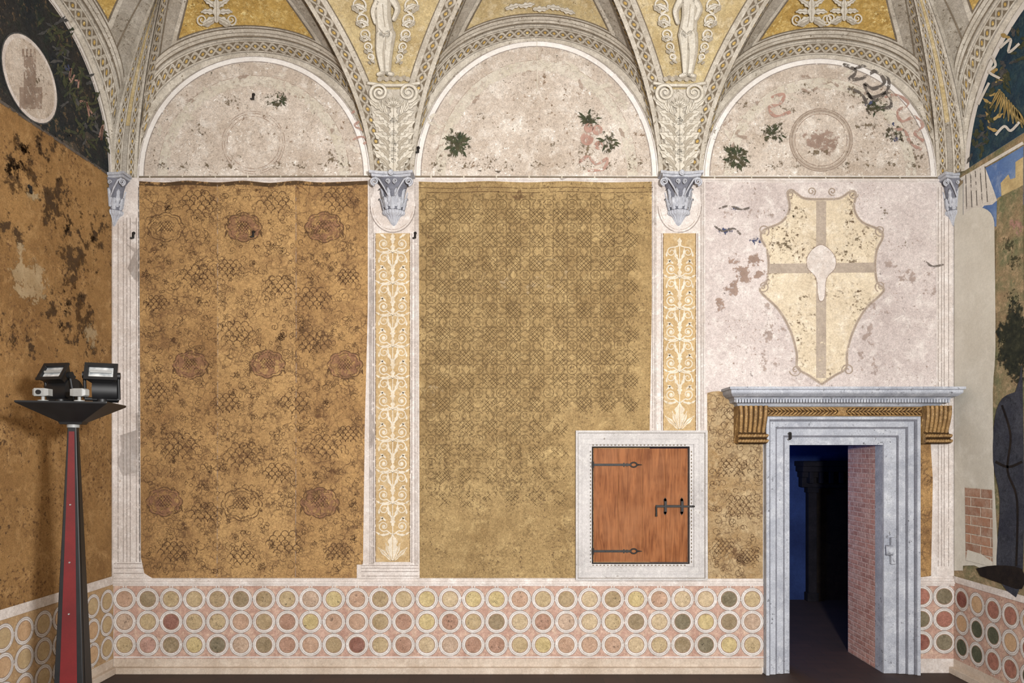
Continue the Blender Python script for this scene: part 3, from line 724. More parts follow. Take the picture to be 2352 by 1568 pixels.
def pil(x0,x1,g0,g1,y0,y1):
    rect(B, MB, x0, 408, x1, y1, M_white, .0045)
    for x in (x0+2,x0+6,x0+9,x1-2,x1-6,x1-9): ribbon(B, MB, [(x,418),(x,y1)], 1.4, M_greyl, .006)
    c = (g0+g1)/2; r = (g1-g0)/2
    rect(B, MB, g0, y0, g1, y1-32 if y1 > 1200 else y1, M_pilg, .0062)
    poly(B, MB, circ(c,y0-62,r+12,40,60), M_white, .0078)
    ribbon(B, MB, [(c+(r+12)*cos(pi-pi*i/24), y0-62+60*sin(pi*i/24)) for i in range(25)], 2, M_greyl, .009)
    ribbon(B, MB, [(c+(r+7)*cos(pi-pi*i/24), y0-62+54*sin(pi*i/24)) for i in range(25)], 1.2, M_fline, .009)
    ribbon(B, MB, [(g0-4,y0),(g0-4,y1-30)], 2, M_greyl, .007); ribbon(B, MB, [(g1+4,y0),(g1+4,y1-30)], 2, M_greyl, .007)
    ribbon(B, MB, [(g0,y0),(g0,y1-32)], 1.5, M_bline, .007); ribbon(B, MB, [(g1,y0),(g1,y1-32)], 1.5, M_bline, .007)
    yb = y1-32; y = yb-70; k = 0; o = .0085
    leaf(B, MB, c, yb-4, -pi/2, 60, 24, M_arabo, M_pilg, o, 3)
    for s in (-1,1):
        for q in (.35,.8): leaf(B, MB, c+s*2, yb-3, -pi/2+s*q, 44, 8, M_arabo, M_pilg, o-.001, 2)
    while y > y0+26:
        ribbon(B, MB, [(c,y+10),(c,y-30)], 1.8, M_arab, o)
        for s in (-1,1):
            if k%2 == 0:
                ribbon(B, MB, cr([(c,y+8),(c+s*r*.35,y-2)],4)+spiral(c+s*r*.52,y-12,r*.3,2.5,pi/2,-s*1.4,22), [2.8-1.6*i/28 for i in range(28)], M_arab, o)
                disc(B, MB, c+s*r*.52, y-12, r*.1, M_arab, o+.001, 10)
                leaf(B, MB, c+s*r*.2, y+4, .5 if s>0 else pi-.5, r*.6, 5, M_arab, None, o, 2, -s*.8)
                leaf(B, MB, c+s*r*.75, y+8, -.9 if s>0 else pi+.9, r*.3, 4, M_arab, None, o, 1, s*.6)
                leaf(B, MB, c+s*r*.4, y-24, -.9 if s>0 else pi+.9, r*.45, 5, M_arab, None, o, 2, s*.6)
            else:
                ribbon(B, MB, cr([(c,y-30),(c+s*r*.3,y-26)],4)+spiral(c+s*r*.5,y-15,r*.28,2.5,-pi/2,s*1.3,22), [2.7-1.6*i/28 for i in range(28)], M_arab, o)
                leaf(B, MB, c, y+6, -pi/2+s*.75, r*.9, 6, M_arab, None, o, 3, -s*.9)
                leaf(B, MB, c+s*r*.55, y+4, pi/2-s*.8, r*.4, 4, M_arab, None, o, 1)
                leaf(B, MB, c+s*r*.8, y-4, -pi/2, r*.3, 4, M_arab, None, o, 1)
        if k%2: disc(B, MB, c, y-32, 4, M_arabo, o+.001, 12); leaf(B, MB, c, y-28, -pi/2, 20, 9, M_arabo, None, o+.001, 2)
        else: leaf(B, MB, c, y-12, -pi/2, 24, 10, M_arabo, None, o+.001, 3)
        y -= 36; k += 1
pil(848,962,863,942,536,1322); pil(1497,1618,1523,1598,536,1020)
rect(B, MB, 820,1296,964,1327,M_white,.0072)
for y in (1298,1304,1312,1322): ribbon(B, MB, [(830,y),(962,y)], 1.5, M_greyl, .0085)
rect(B, MB, 258,408,320,1327,M_white,.0045); rect(B, MB, 2150,420,2190,1322,M_white,.0045)
for x in (272,284,292,300,314): ribbon(B, MB, [(x,500),(x,1290)], 1.6, M_greyl, .006)
ribbon(B, MB, [(319,430),(320,900),(322,1290)], 2, M_slate, .0061)
for x in (2154,2162,2168,2178): ribbon(B, MB, [(x,430),(x,1300)], 1.6, M_greyl, .006)
for y in (1294,1304,1316): ribbon(B, MB, [(262,y),(330,y)], 1.6, M_greyl, .006)
rect(B, MB, 262,1344,1756,1512,M_dadog,.003); rect(B, MB, 2108,1344,2190,1512,M_dadog,.003)
random.seed(5)
def dado(B_, M, xs_, ys_, ro, ri, mats, off=.005, unit=1.):
    for x in xs_:
        for y in ys_:
            for dx,dy in ((1,0),(0,1)):
                for q in (-3,3):
                    if dx: ribbon(B_, M, [(x+ro*.9,y+q*unit),(x+ro*1.15,y+q*unit)], 2.5*unit, M_ring, off)
                    else: ribbon(B_, M, [(x+q*unit,y-ro*1.15),(x+q*unit,y-ro*.9)], 2.5*unit, M_ring, off)
            c = [(x+ro*cos(2*pi*i/32), y+ro*sin(2*pi*i/32)) for i in range(32)]
            poly(B_, M, c, M_ring, off+.001)
            disc(B_, M, x, y, ri+.06*ro, M_dadoline, off+.002, 28)
            disc(B_, M, x, y, ri, random.choice(mats), off+.003, 28)
            ribbon(B_, M, c, .05*ro, M_greyl, off+.0025, True)
            ribbon(B_, M, circ(x,y,ro*.87,28), .03*ro, M_greyl, off+.0027, True)
wts = [M_discs[i] for i in (0,0,1,2,2,3,4,5,6,7,7,0,1,4,8,9,10,6,2,1,0,3,5)]
dado(B, MB, [287+53.35*i for i in range(28)], [1375,1427,1480], 26, 17.5, wts)
dado(B, MB, [2116,2168], [1369,1421,1474], 26, 17.5, [M_dred,M_dgreen,M_drose,M_discs[9]])
rect(B, MB, 262,1512,1756,1532,M_base,.004)
ribbon(B, MB, [(262,1508),(1756,1508)], 3, M_ring, .009)
wall_back = B.obj('wall_back', kind='structure', label='frescoed wall with painted curtains, lunettes and roundel dado', category='wall')

# ---------------------------------------------------------------- side walls
def sidewall(X, base):
    Bs = Bd(); Bs.add([(X,0,0),(X,-8.1,0),(X,-8.1,6.3),(X,0,6.3)], [[0,1,2,3]], base); return Bs
L = sidewall(XL, M_left)
c,w,zc,sh_ = SEV['left'][0]
def lunp(c,w,h,dd,n=40,z0=Z0): return [(c+(w-dd)*cos(pi*i/n), z0+(h-dd)*sin(pi*i/n)) for i in range(n+1)]
poly(L, MLl, lunp(c,w,zc-Z0,0), M_arch, .003); poly(L, MLl, lunp(c,w,zc-Z0,.06), M_ldark, .005)
ribbon(L, MLl, lunp(c,w,zc-Z0,.045), .012, M_greyl, .007)
random.seed(9)
for k in range(110):
    t = random.uniform(0,1); x = 130+100*t+random.uniform(-34,20); y = 60+270*t+random.uniform(-40,40)
    leaf(L, ML, x, y, random.uniform(0,6.28), random.uniform(16,34), random.uniform(4,8), random.choice((M_garl,M_garl,M_garl,M_slateo,M_leafo)), None, .0062+.00003*k, 2, random.uniform(-1,1))
poly(L, MLl, circ(1.155,5.07,.325,40), M_slateo, .012); poly(L, MLl, circ(1.155,5.07,.315,40), M_white, .013); poly(L, MLl, circ(1.155,5.07,.285,40), M_lun, .014)
blob(L, ML, 70, 190, 45, 70, M_speck, .0155, strength=.85)
rect(L, ML, 50, 128, 78, 240, M_skins, .016)
for k in range(4): rect(L, ML, 46+k*9, 112, 51+k*9, 130, M_skins, .016)
rect(L, ML, 40, 200, 92, 250, M_skins, .0165)
for k in range(7):
    P = cr([(150+k*13+random.uniform(-8,8), 150+k*26+random.uniform(-20,20)) for _ in range(4)],6); ribbon(L, ML, P, 4, random.choice((M_blue,M_slate,M_red)), .011)
for (x,y,rx,ry,s) in ((60,400,80,110,.95),(130,470,80,120,.97),(170,600,66,120,1.0),(180,720,60,110,.96),(120,700,60,80,.92),(40,360,50,80,.92),(220,520,34,130,.92),(20,760,50,70,.82),(210,800,38,90,.84),(30,520,60,70,.86),(100,340,100,60,.88),(60,800,60,60,.74)):
    blob(L, ML, x, y, rx, ry, M_dkb2, .005, strength=s-.04)
blob(L, ML, 66, 640, 66, 90, M_palep, .0065, strength=1.1); blob(L, ML, 70, 450, 30, 26, M_palep, .0065, strength=1.); blob(L, ML, 210, 770, 26, 40, M_palep, .0065, strength=1.)
ribbon(L, MLl, [(0,Z0),(2.4,Z0)], .025, M_slate, .006)
poly(L, MLl, [(0,.9),(0,4.7),(.03,4.7),(.03,.9)], M_white, .004)
poly(L, MLl, [(0,.12),(3.4,.12),(3.4,.86),(0,.86)], M_dadol, .003)
dado(L, MLl, [.11+.2225*i for i in range(14)], [.27,.49,.71], .108, .074, M_dpeach, .005, .004)
poly(L, MLl, [(0,0),(8,0),(8,.14),(0,.14)], M_base, .004)
poly(L, MLl, [(0,.85),(8,.85),(8,.93),(0,.93)], M_white, .009)
wall_left = L.obj('wall_left', kind='structure', label='gold painted side wall with dark lunette and worn patches', category='wall')

R = sidewall(XR, M_mrock)
c,w,zc,sh_ = SEV['right'][0]
poly(R, MRl, lunp(c,w,zc-Z0,0), M_arch, .003); poly(R, MRl, lunp(c,w,zc-Z0,.07), M_mteal, .005)
random.seed(4)
for k in range(60):
    t = random.uniform(0,1); x = 2240+100*t+random.uniform(-14,14); y = 340-260*t+random.uniform(-26,30)
    leaf(R, MR, x, y, random.uniform(0,6.28), random.uniform(18,30), random.uniform(6,10), random.choice((M_myel,M_garl,M_garl,M_slateo,M_leafo)), None, .0065+.00003*k, 2, random.uniform(-1,1))
for k in range(9): leaf(R, MR, 2300+k*5, 205+k*6, pi/2+.5-k*.12, 50, 7, M_myel, M_garl, .010, 1)
for pts in ([(2262,150),(2280,130),(2290,150),(2275,165),(2300,180)],[(2300,110),(2325,90),(2320,120),(2345,100)],[(2290,310),(2310,290),(2325,300),(2345,280)],[(2250,240),(2262,215),(2275,190)]):
    ribbon(R, MR, cr(pts,6), 6, M_mcloth, .013)
poly(R, MR, [(2213,412),(2290,372),(2352,335),(2352,470),(2300,480),(2290,520),(2213,520)], M_msky, .004)
ribbon(R, MR, [(2208,412),(2352,328)], 7, M_mcloth, .007)
poly(R, MR, [(2214,405),(2262,378),(2285,440),(2292,460),(2280,470),(2262,472),(2240,500),(2214,505)], M_mcloth, .006)
for k in range(5): ribbon(R, MR, [(2220+k*11,402-k*5),(2222+k*12,480-k*4)], 2, M_slate, .0075)
poly(R, MR, [(2300,420),(2318,400),(2322,412),(2334,408),(2334,372),(2352,360),(2352,445),(2302,452)], M_mtower, .006)
poly(R, MR, [(2292,455),(2352,425),(2352,700),(2286,720)], M_mrock, .007)
for (x,y,m) in ((2335,600,M_leafg),(2320,560,M_leafg),(2340,640,M_palep),(2335,520,M_red),(2330,680,M_leafg)): blob(R, MR, x, y, 26, 30, m, .0085, strength=.95)
blob(R, MR, 2334, 790, 44, 110, M_mtree, .0105, strength=1.2)
poly(R, MR, cr([(2345,870),(2352,870),(2352,1335),(2300,1335),(2292,1280),(2300,1150),(2284,1060),(2288,960),(2305,915),(2335,900)],3), M_mfig, .012)
ribbon(R, MR, cr([(2305,930),(2325,1000),(2318,1080),(2340,1150),(2338,1300)],6), 5, M_mblk, .014)
ribbon(R, MR, cr([(2290,1060),(2320,1072),(2352,1060)],4), 6, M_mblk, .014)
poly(R, MR, cr([(2196,510),(2232,480),(2262,478),(2284,500),(2287,560),(2289,800),(2283,900),(2286,1100),(2292,1302),(2240,1298),(2196,1300)],3), M_patch, .010)
poly(R, MR, [(2194,440),(2214,420),(2214,1310),(2194,1310)], M_patch, .0095)
poly(R, MR, [(2220,1118),(2283,1124),(2284,1302),(2222,1286)], M_brickm, .015)
poly(R, MR, [(2226,1262),(2258,1272),(2284,1290),(2284,1302),(2222,1286)], M_patch, .0165)
poly(R, MR, cr([(2246,1305),(2290,1298),(2352,1306),(2352,1352),(2300,1338),(2256,1322)],3), M_mblk, .017)
poly(R, MRl, [(0,.12),(3.4,.12),(3.4,.88),(0,.88)], M_dadog, .003)
dado(R, MRl, [.13+.2225*i for i in range(14)], [.28,.505,.73], .108, .072, [M_dred,M_dgreen,M_drose,M_drose,M_dpeach[0]], .005, .004)
poly(R, MRl, [(0,0),(8,0),(8,.14),(0,.14)], M_base, .004)
poly(R, MRl, [(0,.87),(8,.87),(8,.93),(0,.93)], M_white, .009)
wall_right = R.obj('wall_right', kind='structure', label='side wall with worn mural, bare plaster and exposed brick', category='wall')

# floor, back room
Fb = Bd(); Fb.add([(XL,-8.1,0),(XR,-8.1,0),(XR,0,0),(XL,0,0)], [[0,1,2,3]], M_floor)
Fb.add([(DA0,0,0),(DA1,0,0),(DA1,.73,0),(DA0,.73,0)], [[0,1,2,3]], M_floor)
Fb.add([(1.0,.73,0),(6,.73,0),(6,3.4,0),(1.0,3.4,0)], [[0,1,2,3]], M_floor)
Fb.obj('floor', kind='structure', label='dark reddish brown floor', category='floor')
N = Bd()
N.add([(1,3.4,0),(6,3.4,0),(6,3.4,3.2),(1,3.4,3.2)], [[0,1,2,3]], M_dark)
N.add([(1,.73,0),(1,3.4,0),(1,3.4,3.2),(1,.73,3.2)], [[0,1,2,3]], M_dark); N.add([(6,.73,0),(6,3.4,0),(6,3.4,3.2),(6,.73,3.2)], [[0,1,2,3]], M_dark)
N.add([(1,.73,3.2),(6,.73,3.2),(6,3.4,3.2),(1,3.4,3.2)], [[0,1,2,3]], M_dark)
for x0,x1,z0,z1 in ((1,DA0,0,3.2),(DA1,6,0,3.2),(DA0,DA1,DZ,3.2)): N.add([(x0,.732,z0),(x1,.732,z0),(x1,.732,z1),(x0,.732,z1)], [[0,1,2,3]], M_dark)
N.obj('wall_rear', kind='structure', label='dim blue walls of the next room', category='wall')
fx = 4.42
fp = empty('stone_chimneypiece', (fx,3.38,0), label='dark carved stone chimneypiece against blue wall of dim next room', category='chimneypiece')
b = Bd()
for k,(dd,z0,z1) in enumerate(((.34,1.92,1.99),(.28,1.84,1.92),(.2,1.76,1.84),(.14,1.62,1.76))): b.box(fx-.42-dd*.3,fx+.42+dd*.3,3.395-dd,3.395,z0,z1,M_darkb)
for k in range(6): b.box(fx-.4+k*.14,fx-.34+k*.14,3.14,3.395,1.68,1.84,M_darkb)
b.obj('mantel', fp, .008, (fx,3.38,1.8))
for sx in (-1,1):
    b = Bd(); b.box(fx+sx*.3-.06,fx+sx*.3+.06,3.28,3.395,.0,1.62,M_darkb)
    b.box(fx+sx*.3-.08,fx+sx*.3+.08,3.26,3.395,1.54,1.62,M_darkb); b.box(fx+sx*.3-.08,fx+sx*.3+.08,3.26,3.395,.0,.12,M_darkb)
    b.obj('jamb', fp, .008, (fx+sx*.3,3.38,.8))
b = Bd(); b.box(fx-.24,fx+.24,3.385,3.395,.0,1.6,M_mblk); b.obj('firebox', fp, 0, (fx,3.38,.8))

# ---------------------------------------------------------------- trims
def trimL(n, x0, x1, steps, mat):
    b = Bd()
    for (dd,z0,z1) in steps: b.box(x0,x1,-dd,0,z0,z1,mat)
    return b.obj('trim_%d'%n, bevel=.002, kind='structure', label='pale painted moulding above the dado', category='moulding')
cap = ((.012,H(1345),H(1340)),(.022,H(1340),H(1334)),(.014,H(1334),H(1328)))
trimL(1, XL+.001, 2.30, cap, M_white); trimL(2, 3.77, XR-.001, cap, M_white)
def base(n, *bx):
    b = Bd(); b.box(*bx, M_base); b.obj(n, bevel=.004, kind='structure', label='pale stone plinth at the floor', category='baseboard')
base('baseboard_back', XL+.05, 2.28, -.05, -.001, .001, .062)
base('baseboard_left', XL+.001, XL+.05, -8, -.001, .001, .062); base('baseboard_right', XR-.05, XR-.001, -8, -.001, .001, .062)

# ---------------------------------------------------------------- corbels
def corbel(cx, topw, y0=408, side=0):
    b = Bd(); ax = W(cx); s = 1/240.
    prof = [(10,44),(14,40),(20,34),(34,29),(50,26),(66,24),(76,22),(79,27),(84,28),(88,25),(90,18),(98,12),(108,6),(113,1)]
    k = topw/50.
    a0, a1 = (0, pi) if side == 0 else ((pi/2, pi) if side > 0 else (0, pi/2))
    nn = 64
    rows = []
    for (dy,r) in prof:
        row = []
        for i in range(nn+1):
            a = a0+(a1-a0)*i/nn
            rr = r*k
            if 78 < dy < 89: rr *= 1+.05*cos(24*a)
            elif dy >= 89: rr *= 1+.10*cos(16*a)
            row.append((ax+rr*s*cos(a), -rr*s*.8*sin(a)-.001, H(y0+dy)))
        rows.append(row)
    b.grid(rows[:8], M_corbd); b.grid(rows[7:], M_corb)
    def slab(z0, z1, hw_, dp):
        n = 12; front = []
        x0, x1 = (-hw_, hw_) if side == 0 else ((-hw_, 0) if side > 0 else (0, hw_))
        for i in range(n+1):
            x = x0+(x1-x0)*i/n; t = abs(x)/hw_
            front.append((ax+x*s, -(dp*(.78+.22*t**2))*s))
        front += [(ax+x1*s, -.001), (ax+x0*s, -.001)]
        b.add([(x,y,z0) for x,y in front]+[(x,y,z1) for x,y in front],
              [list(range(n+3)), list(range(n+3,2*n+6))[::-1]]+[[i,(i+1)%(n+3),(i+1)%(n+3)+n+3,i+n+3] for i in range(n+3)], M_corb)
    slab(H(y0+4), H(y0-2), 52*k, 44*k); slab(H(y0+10), H(y0+4.4), 47*k, 40*k)
    def lf(a, dy0, dy1, r0, r1, wd):
        pr = []; n = 10
        for i in range(n+1):
            t = i/n; dy = dy0+(dy1-dy0)*min(t,.88)/.88+ (5*(t-.88)/.12 if t > .88 else 0); rr = (r0+(r1-r0)*t**3+ (3*sin(pi*t)))*k; w_ = wd*k*(sin(pi*min(.93,t*.85+.16)))*(1+.28*sin(t*20))
            c_ = Vector((cos(a)*rr, -.8*sin(a)*rr)); tg = Vector((-sin(a), -.8*cos(a))); ou = Vector((cos(a), -.8*sin(a)))
            z = H(y0+dy)
            row = []
            for q in (-1,-.6,-.15,0,.15,.6,1):
                h_ = {1:0,.6:2.6,.15:1.6,0:3.6}[abs(q)]
                row.append((ax+(c_.x+tg.x*w_*q+ou.x*h_)*s, min(-.001,(c_.y+tg.y*w_*q+ou.y*h_)*s), z))
            pr.append(row)
        b.grid(pr, M_corb)
    na = 5 if side == 0 else 2
    for i in range(na):
        a = a0+(a1-a0)*(i+.5)/na; lf(a, 78, 50, 25, 35, 7)
    for i in range(na+1):
        a = a0+(a1-a0)*(i+.001)/na if i < na else a1-.001; lf(a, 72, 30, 25, 38, 6)
    for q in ([-1,1] if side == 0 else [-side]):
        P = spiral(0,0,10*k,1.2,-pi/2,q*1.9,32)
        b.tube([(ax+q*41*k*s+x*s, -.135*k, H(y0+20)+y*s) for x,y in P], [.011*k*(1-.5*i/32) for i in range(33)], M_corb, 6)
        b.tube([(ax+q*8*k*s,-.13*k,H(y0+52)),(ax+q*18*k*s,-.14*k,H(y0+34)),(ax+q*30*k*s,-.14*k,H(y0+16)),(ax+q*40*k*s,-.135*k,H(y0+11))], [.005,.008,.009,.009], M_corb, 6)
        P = spiral(0,0,6*k,1,-pi/2,-q*1.6,24)
        b.tube([(ax+q*9*k*s+x*s, -.15*k, H(y0+20)+y*s) for x,y in P], [.007*k*(1-.4*i/24) for i in range(25)], M_corb, 6)
    if side == 0:
        disc_ = [(ax+.02*cos(2*pi*i/12), -.175*k, H(y0+3)+.02*sin(2*pi*i/12)) for i in range(13)]
        b.tube(disc_, .008, M_corb, 6); b.tube([(ax,-.15*k,H(y0+3)),(ax,-.185*k,H(y0+3))], .014, M_corb, 10)
    b.obj('corbel', loc=(ax,0,H(y0)), label='grey carved stone corbel capital with acanthus leaves between painted lunettes' if side == 0 else 'grey carved stone corner corbel capital beside the side wall', category='corbel', group='stone corbels carrying the vault ribs')
corbel(905, 47); corbel(1558, 46); corbel(262, 40, side=-1); corbel(2190, 36, side=1)

# ---------------------------------------------------------------- wall hatch
hx, hz = W(1472), H(1160)
hatch = empty('wall_hatch', (hx,0,H(1330)), label='small brown wooden wall hatch with iron hinges in pale stone frame', category='hatch')
b = Bd()
def frame(b, outer, inner, y0, y1, mat):
    (x0,z0,x1,z1), (a0,c0,a1,c1) = outer, inner
    b.box(x0,x1,y0,y1,c1,z1,mat); b.box(x0,x1,y0,y1,z0,c0,mat); b.box(x0,a0,y0,y1,c0,c1,mat); b.box(a1,x1,y0,y1,c0,c1,mat)
ox0,ox1,oz0,oz1 = W(1323),W(1621),H(1330),H(990)
frame(b, (ox0,oz0,ox1,oz1), (W(1352),H(1300),W(1592),H(1020)), -.035, -.001, M_stonew)
frame(b, (ox0-.006,oz0-.0,ox1+.006,oz1+.006), (ox0+.016,oz0+.016,ox1-.016,oz1-.016), -.05, -.001, M_stonew)
frame(b, (W(1336),H(1316),W(1608),H(1003)), (W(1341),H(1311),W(1603),H(1008)), -.042, -.001, M_stonew)
frame(b, (W(1352),H(1300),W(1592),H(1020)), (HA0,HZ0,HA1,HZ1), -.018, -.001, M_stonew)
frame(b, (ox0+.016,oz0+.016,ox1-.016,oz1-.016), (ox0+.020,oz0+.020,ox1-.020,oz1-.020), -.0356, -.034, M_vdark)
frame(b, (W(1359),H(1294),W(1583),H(1025)), (HA0,HZ0,HA1,HZ1), -.0186, -.017, M_mblk)
for i in range(26):
    for z in (H(1022),H(1297)):
        x = W(1360)+i*.035
        if x < HA1: b.box(x, x+.016, -.0195,-.017, z-.005, z+.005, M_vdark)
for i in range(31):
    z = HZ0+i*.035
    if z < HZ1:
        for x in (W(1356),W(1587)): b.box(x-.005,x+.005,-.0195,-.017,z,z+.016,M_vdark)
b.obj('frame', hatch, .003, (hx,0,hz), label='pale stone frame with moulded edge')
panel = Bd()
xx = [HA0+.004, HA0+.24, HA0+.47, HA0+.69, HA1-.004]
for i in range(4):
    panel.box(xx[i]+.0006, xx[i+1]-.0006, -.008, .03, HZ0+.004, HZ1-.006, M_wood)
pn = panel.obj('door_panel', hatch, .0015, (hx,0,hz), label='reddish brown plank door')
for zz in (H(1067),H(1265)):
    b = Bd(); x0 = HA0-.012
    b.box(x0, x0+.37, -.016, -.0085, zz-.011, zz+.011, M_iron)
    for q in range(3): b.box(x0+.30+.03*q, x0+.312+.03*q, -.018,-.0085, zz-.019+.004*q, zz+.019-.004*q, M_iron)
    ring = [(x0+.40+.03*cos(2*pi*i/16), -.0125, zz+.022*sin(2*pi*i/16)) for i in range(17)]
    b.tube(ring, .008, M_iron, 6); b.tube([(x0+.43,-.0125,zz),(x0+.48,-.0125,zz)], [.011,.003], M_iron, 6)
    b.tube([(x0+.008,-.02,zz-.03),(x0+.008,-.02,zz+.03)], .012, M_iron, 10)
    for q in range(4): b.tube([(x0+.05+.08*q,-.021,zz),(x0+.05+.08*q,-.014,zz)], .006, M_iron, 6)
    b.obj('hinge', pn, .001, (x0+.2,-.012,zz), label='black iron strap hinge with pointed finial')
b = Bd(); zb = H(1162)
b.box(W(1505), W(1588), -.036,-.022, zb-.009, zb+.009, M_iron)
b.tube([(W(1588),-.029,zb),(W(1594),-.029,zb)], .01, M_iron, 8)
b.tube([(W(1506),-.029,zb),(W(1506),-.034,zb-.05),(W(1506),-.034,zb-.095)], [.010,.009,.011], M_iron, 8)
for px in (1527,1565):
    b.box(W(px)-.012, W(px)+.012, -.042,-.0085, zb-.05, zb+.05, M_iron)
    for s_ in (-1,1):
        b.add([(W(px)-.018,-.02,zb+s_*.05),(W(px)+.018,-.02,zb+s_*.05),(W(px),-.02,zb+s_*.088)], [[0,1,2]], M_iron)
        b.tube([(W(px),-.02,zb+s_*.062),(W(px),-.009,zb+s_*.062)], .014, M_iron, 8)
b.box(W(1505),W(1570),-.012,-.0085,zb-.012,zb+.012,M_iron)
b.obj('bolt', pn, .001, (W(1545),-.02,zb), label='black iron sliding bolt with turned-down handle')

# ---------------------------------------------------------------- door surround
dc = 3.03
ds = empty('door_surround', (dc,0,0), label='grey marble doorway with overhanging cornice and gilded consoles', category='doorway')
b = Bd()
fx0, fx1, fz = 2.305, 3.765, 2.45
steps = [(0,.03,.085),(.03,.045,.066),(.045,.10,.052),(.10,.115,.042),(.115,.18,.032),(.18,.195,.026),(.195,.245,.018)]
for (o0,o1,dp) in steps:
    mt = M_stepshade if o1-o0 < .02 else M_stone
    b.box(fx0+o0, fx0+o1, -dp, 0, 0.001, fz-o0, mt)
    r1 = fx1-o0; r0 = fx1-o1 if o1 < .24 else DA1
    b.box(r0, r1, -dp, 0, .001, fz-o0, mt)
    b.box(fx0+o1, r0, -dp, 0, fz-o1 if o1 < .24 else DZ, fz-o0, mt)
b.box(3.50,3.545,-.06,-.0,1.05,1.3,M_stone)
b.tube([(3.46,-.028,1.18),(3.52,-.05,1.18)], .05, M_stone, 12)
b.obj('marble_frame', ds, .003, (dc,0,1.2), label='grey veined marble moulded frame')
b = Bd(); cx = 2.98
prof = [(.07,.92,2.53),(.10,.95,2.545),(.12,.965,2.57),(.17,1.0,2.578),(.17,1.0,2.60),(.19,1.01,2.612),(.19,1.01,2.618),(.24,1.04,2.63),(.275,1.06,2.65),(.285,1.065,2.66),(.285,1.065,2.685),(.30,1.08,2.69),(.30,1.08,2.712)]
rows = [[(cx-w_,0,z),(cx-w_,-d_,z),(cx+w_,-d_,z),(cx+w_,0,z)] for d_,w_,z in prof]
b.grid(rows, M_stone, False)
b.add(rows[-1], [[0,1,2,3]], M_stone); b.add(rows[0], [[3,2,1,0]], M_stone)
b.box(cx-.98,cx+.98,-.171,-.16,2.578,2.602,M_stepshade)
nd = 74
for i in range(nd):
    x = cx-.985+1.97*i/(nd-1); b.box(x-.008, x+.008, -.200,-.16, 2.572, 2.606, M_stone)
b.box(cx-1.066,cx+1.066,-.2865,-.26,2.684,2.688,M_stepshade)
b.obj('cornice', ds, .002, (cx,0,2.62), label='projecting grey stone cornice with small dentils')
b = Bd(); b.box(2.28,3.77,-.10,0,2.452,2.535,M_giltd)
nf = 40
for i in range(nf):
    x = 2.31+1.43*i/(nf-1); s_ = 1 if i < nf/2 else -1
    for q,(z0,z1) in enumerate(((2.460,2.495),(2.530,2.495))):
        b.tube([(x-s_*.024,-.104,z0),(x-s_*.004,-.120,(z0*.6+z1*.4)),(x+s_*.026,-.112,z1)], [.004,.011,.003], M_gilt, 6)
b.tube([(2.29,-.108,2.456),(3.76,-.108,2.456)], .006, M_gilt, 6); b.tube([(2.29,-.108,2.533),(3.76,-.108,2.533)], .006, M_gilt, 6)
for q in range(-3,4): b.tube([(cx+.02+q*.014,-.120,2.458),(cx+.02+q*.010,-.132,2.495),(cx+.02+q*.014,-.120,2.532)], .006, M_gilt, 6)
b.obj('frieze', ds, 0, (cx,0,2.5), label='gilded braided garland frieze')
def console(xa, xb):
    b = Bd(); n = 60; rows = []
    pf = [(.15,2.545),(.155,2.50),(.15,2.44),(.135,2.38),(.118,2.33),(.11,2.30),(.12,2.285),(.145,2.282),(.158,2.265),(.15,2.245),(.135,2.24),(.15,2.232),(.162,2.215),(.15,2.198),(.11,2.192),(.05,2.195),(.0,2.2)]
    pf = cr(pf, 3); ps = []
    for (d_,z) in pf:
        t = (2.545-z)/.35; wd = 1-.12*min(1,t*1.2); xm = (xa+xb)/2
        ps.append((xm, wd*(1 if z>2.30 else 1.06), d_, z))
        rows.append([(xm+(xa-xm+(xb-xa)*i/n)*ps[-1][1], -d_, z) for i in range(n+1)])
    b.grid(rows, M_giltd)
    for e in (0,-1):
        side = [r[e] for r in rows]; b.add(side+[(side[0][0],0,2.2),(side[0][0],0,2.545)], [list(range(len(side)+2))], M_gilt)
    for k in range(6):
        f = -1+2*(k+.5)/6
        P = [(xm_+f*wd_*(xb-xa)/2, -d_-.003, z) for xm_,wd_,d_,z in ps if z > 2.296]
        b.tube(P, .0165, M_gilt, 8)
    for (zz,dd) in ((2.266,.148),(2.217,.152)):
        nb = 10
        for i in range(nb):
            x = xa+.014+(xb-xa-.028)*i/(nb-1); b.tube([(x-.012,-dd,zz-.006),(x,-dd-.012,zz),(x+.012,-dd,zz+.006)], [.010,.016,.010], M_gilt, 8)
    b.obj('console', ds, 0, ((xa+xb)/2,0,2.37), label='gilded fluted scroll console')
console(2.02,2.30); console(3.77,4.02)

# ---------------------------------------------------------------- wall hooks
def hook(x, y, M=MB, base=0., nrm=Vector((0,-1,0)), lab='small dark iron hook fixed in the plaster wall'):
    p = M(x, y, base); b = Bd(); up = Vector((0,0,1)); sd = nrm.cross(up)
    b.tube([p+nrm*.002+up*.03, p+nrm*.016+up*.03, p+nrm*.018-up*.018, p+nrm*.03-up*.024+sd*.012, p+nrm*.034-up*.02+sd*.02], [.010,.011,.011,.009,.007], M_iron, 8)
    b.tube([p+up*.03, p+nrm*.006+up*.03], .016, M_iron, 10)
    b.obj('wall_hook', loc=p, label=lab, category='hook', group='small iron hooks on the walls')
for (x,y) in ((308,543),(583,540),(954,543)): hook(x,y)
hook(583,225, lab='small dark iron hook in the painted lunette'); hook(961,347, lab='small dark iron hook at the edge of the lunette arch')
hook(66,437, ML, 0, Vector((1,0,0)), lab='small dark iron hook on the worn gold side wall')
hook(1808,1003, MB, .07, lab='small dark iron hook on the marble door frame')

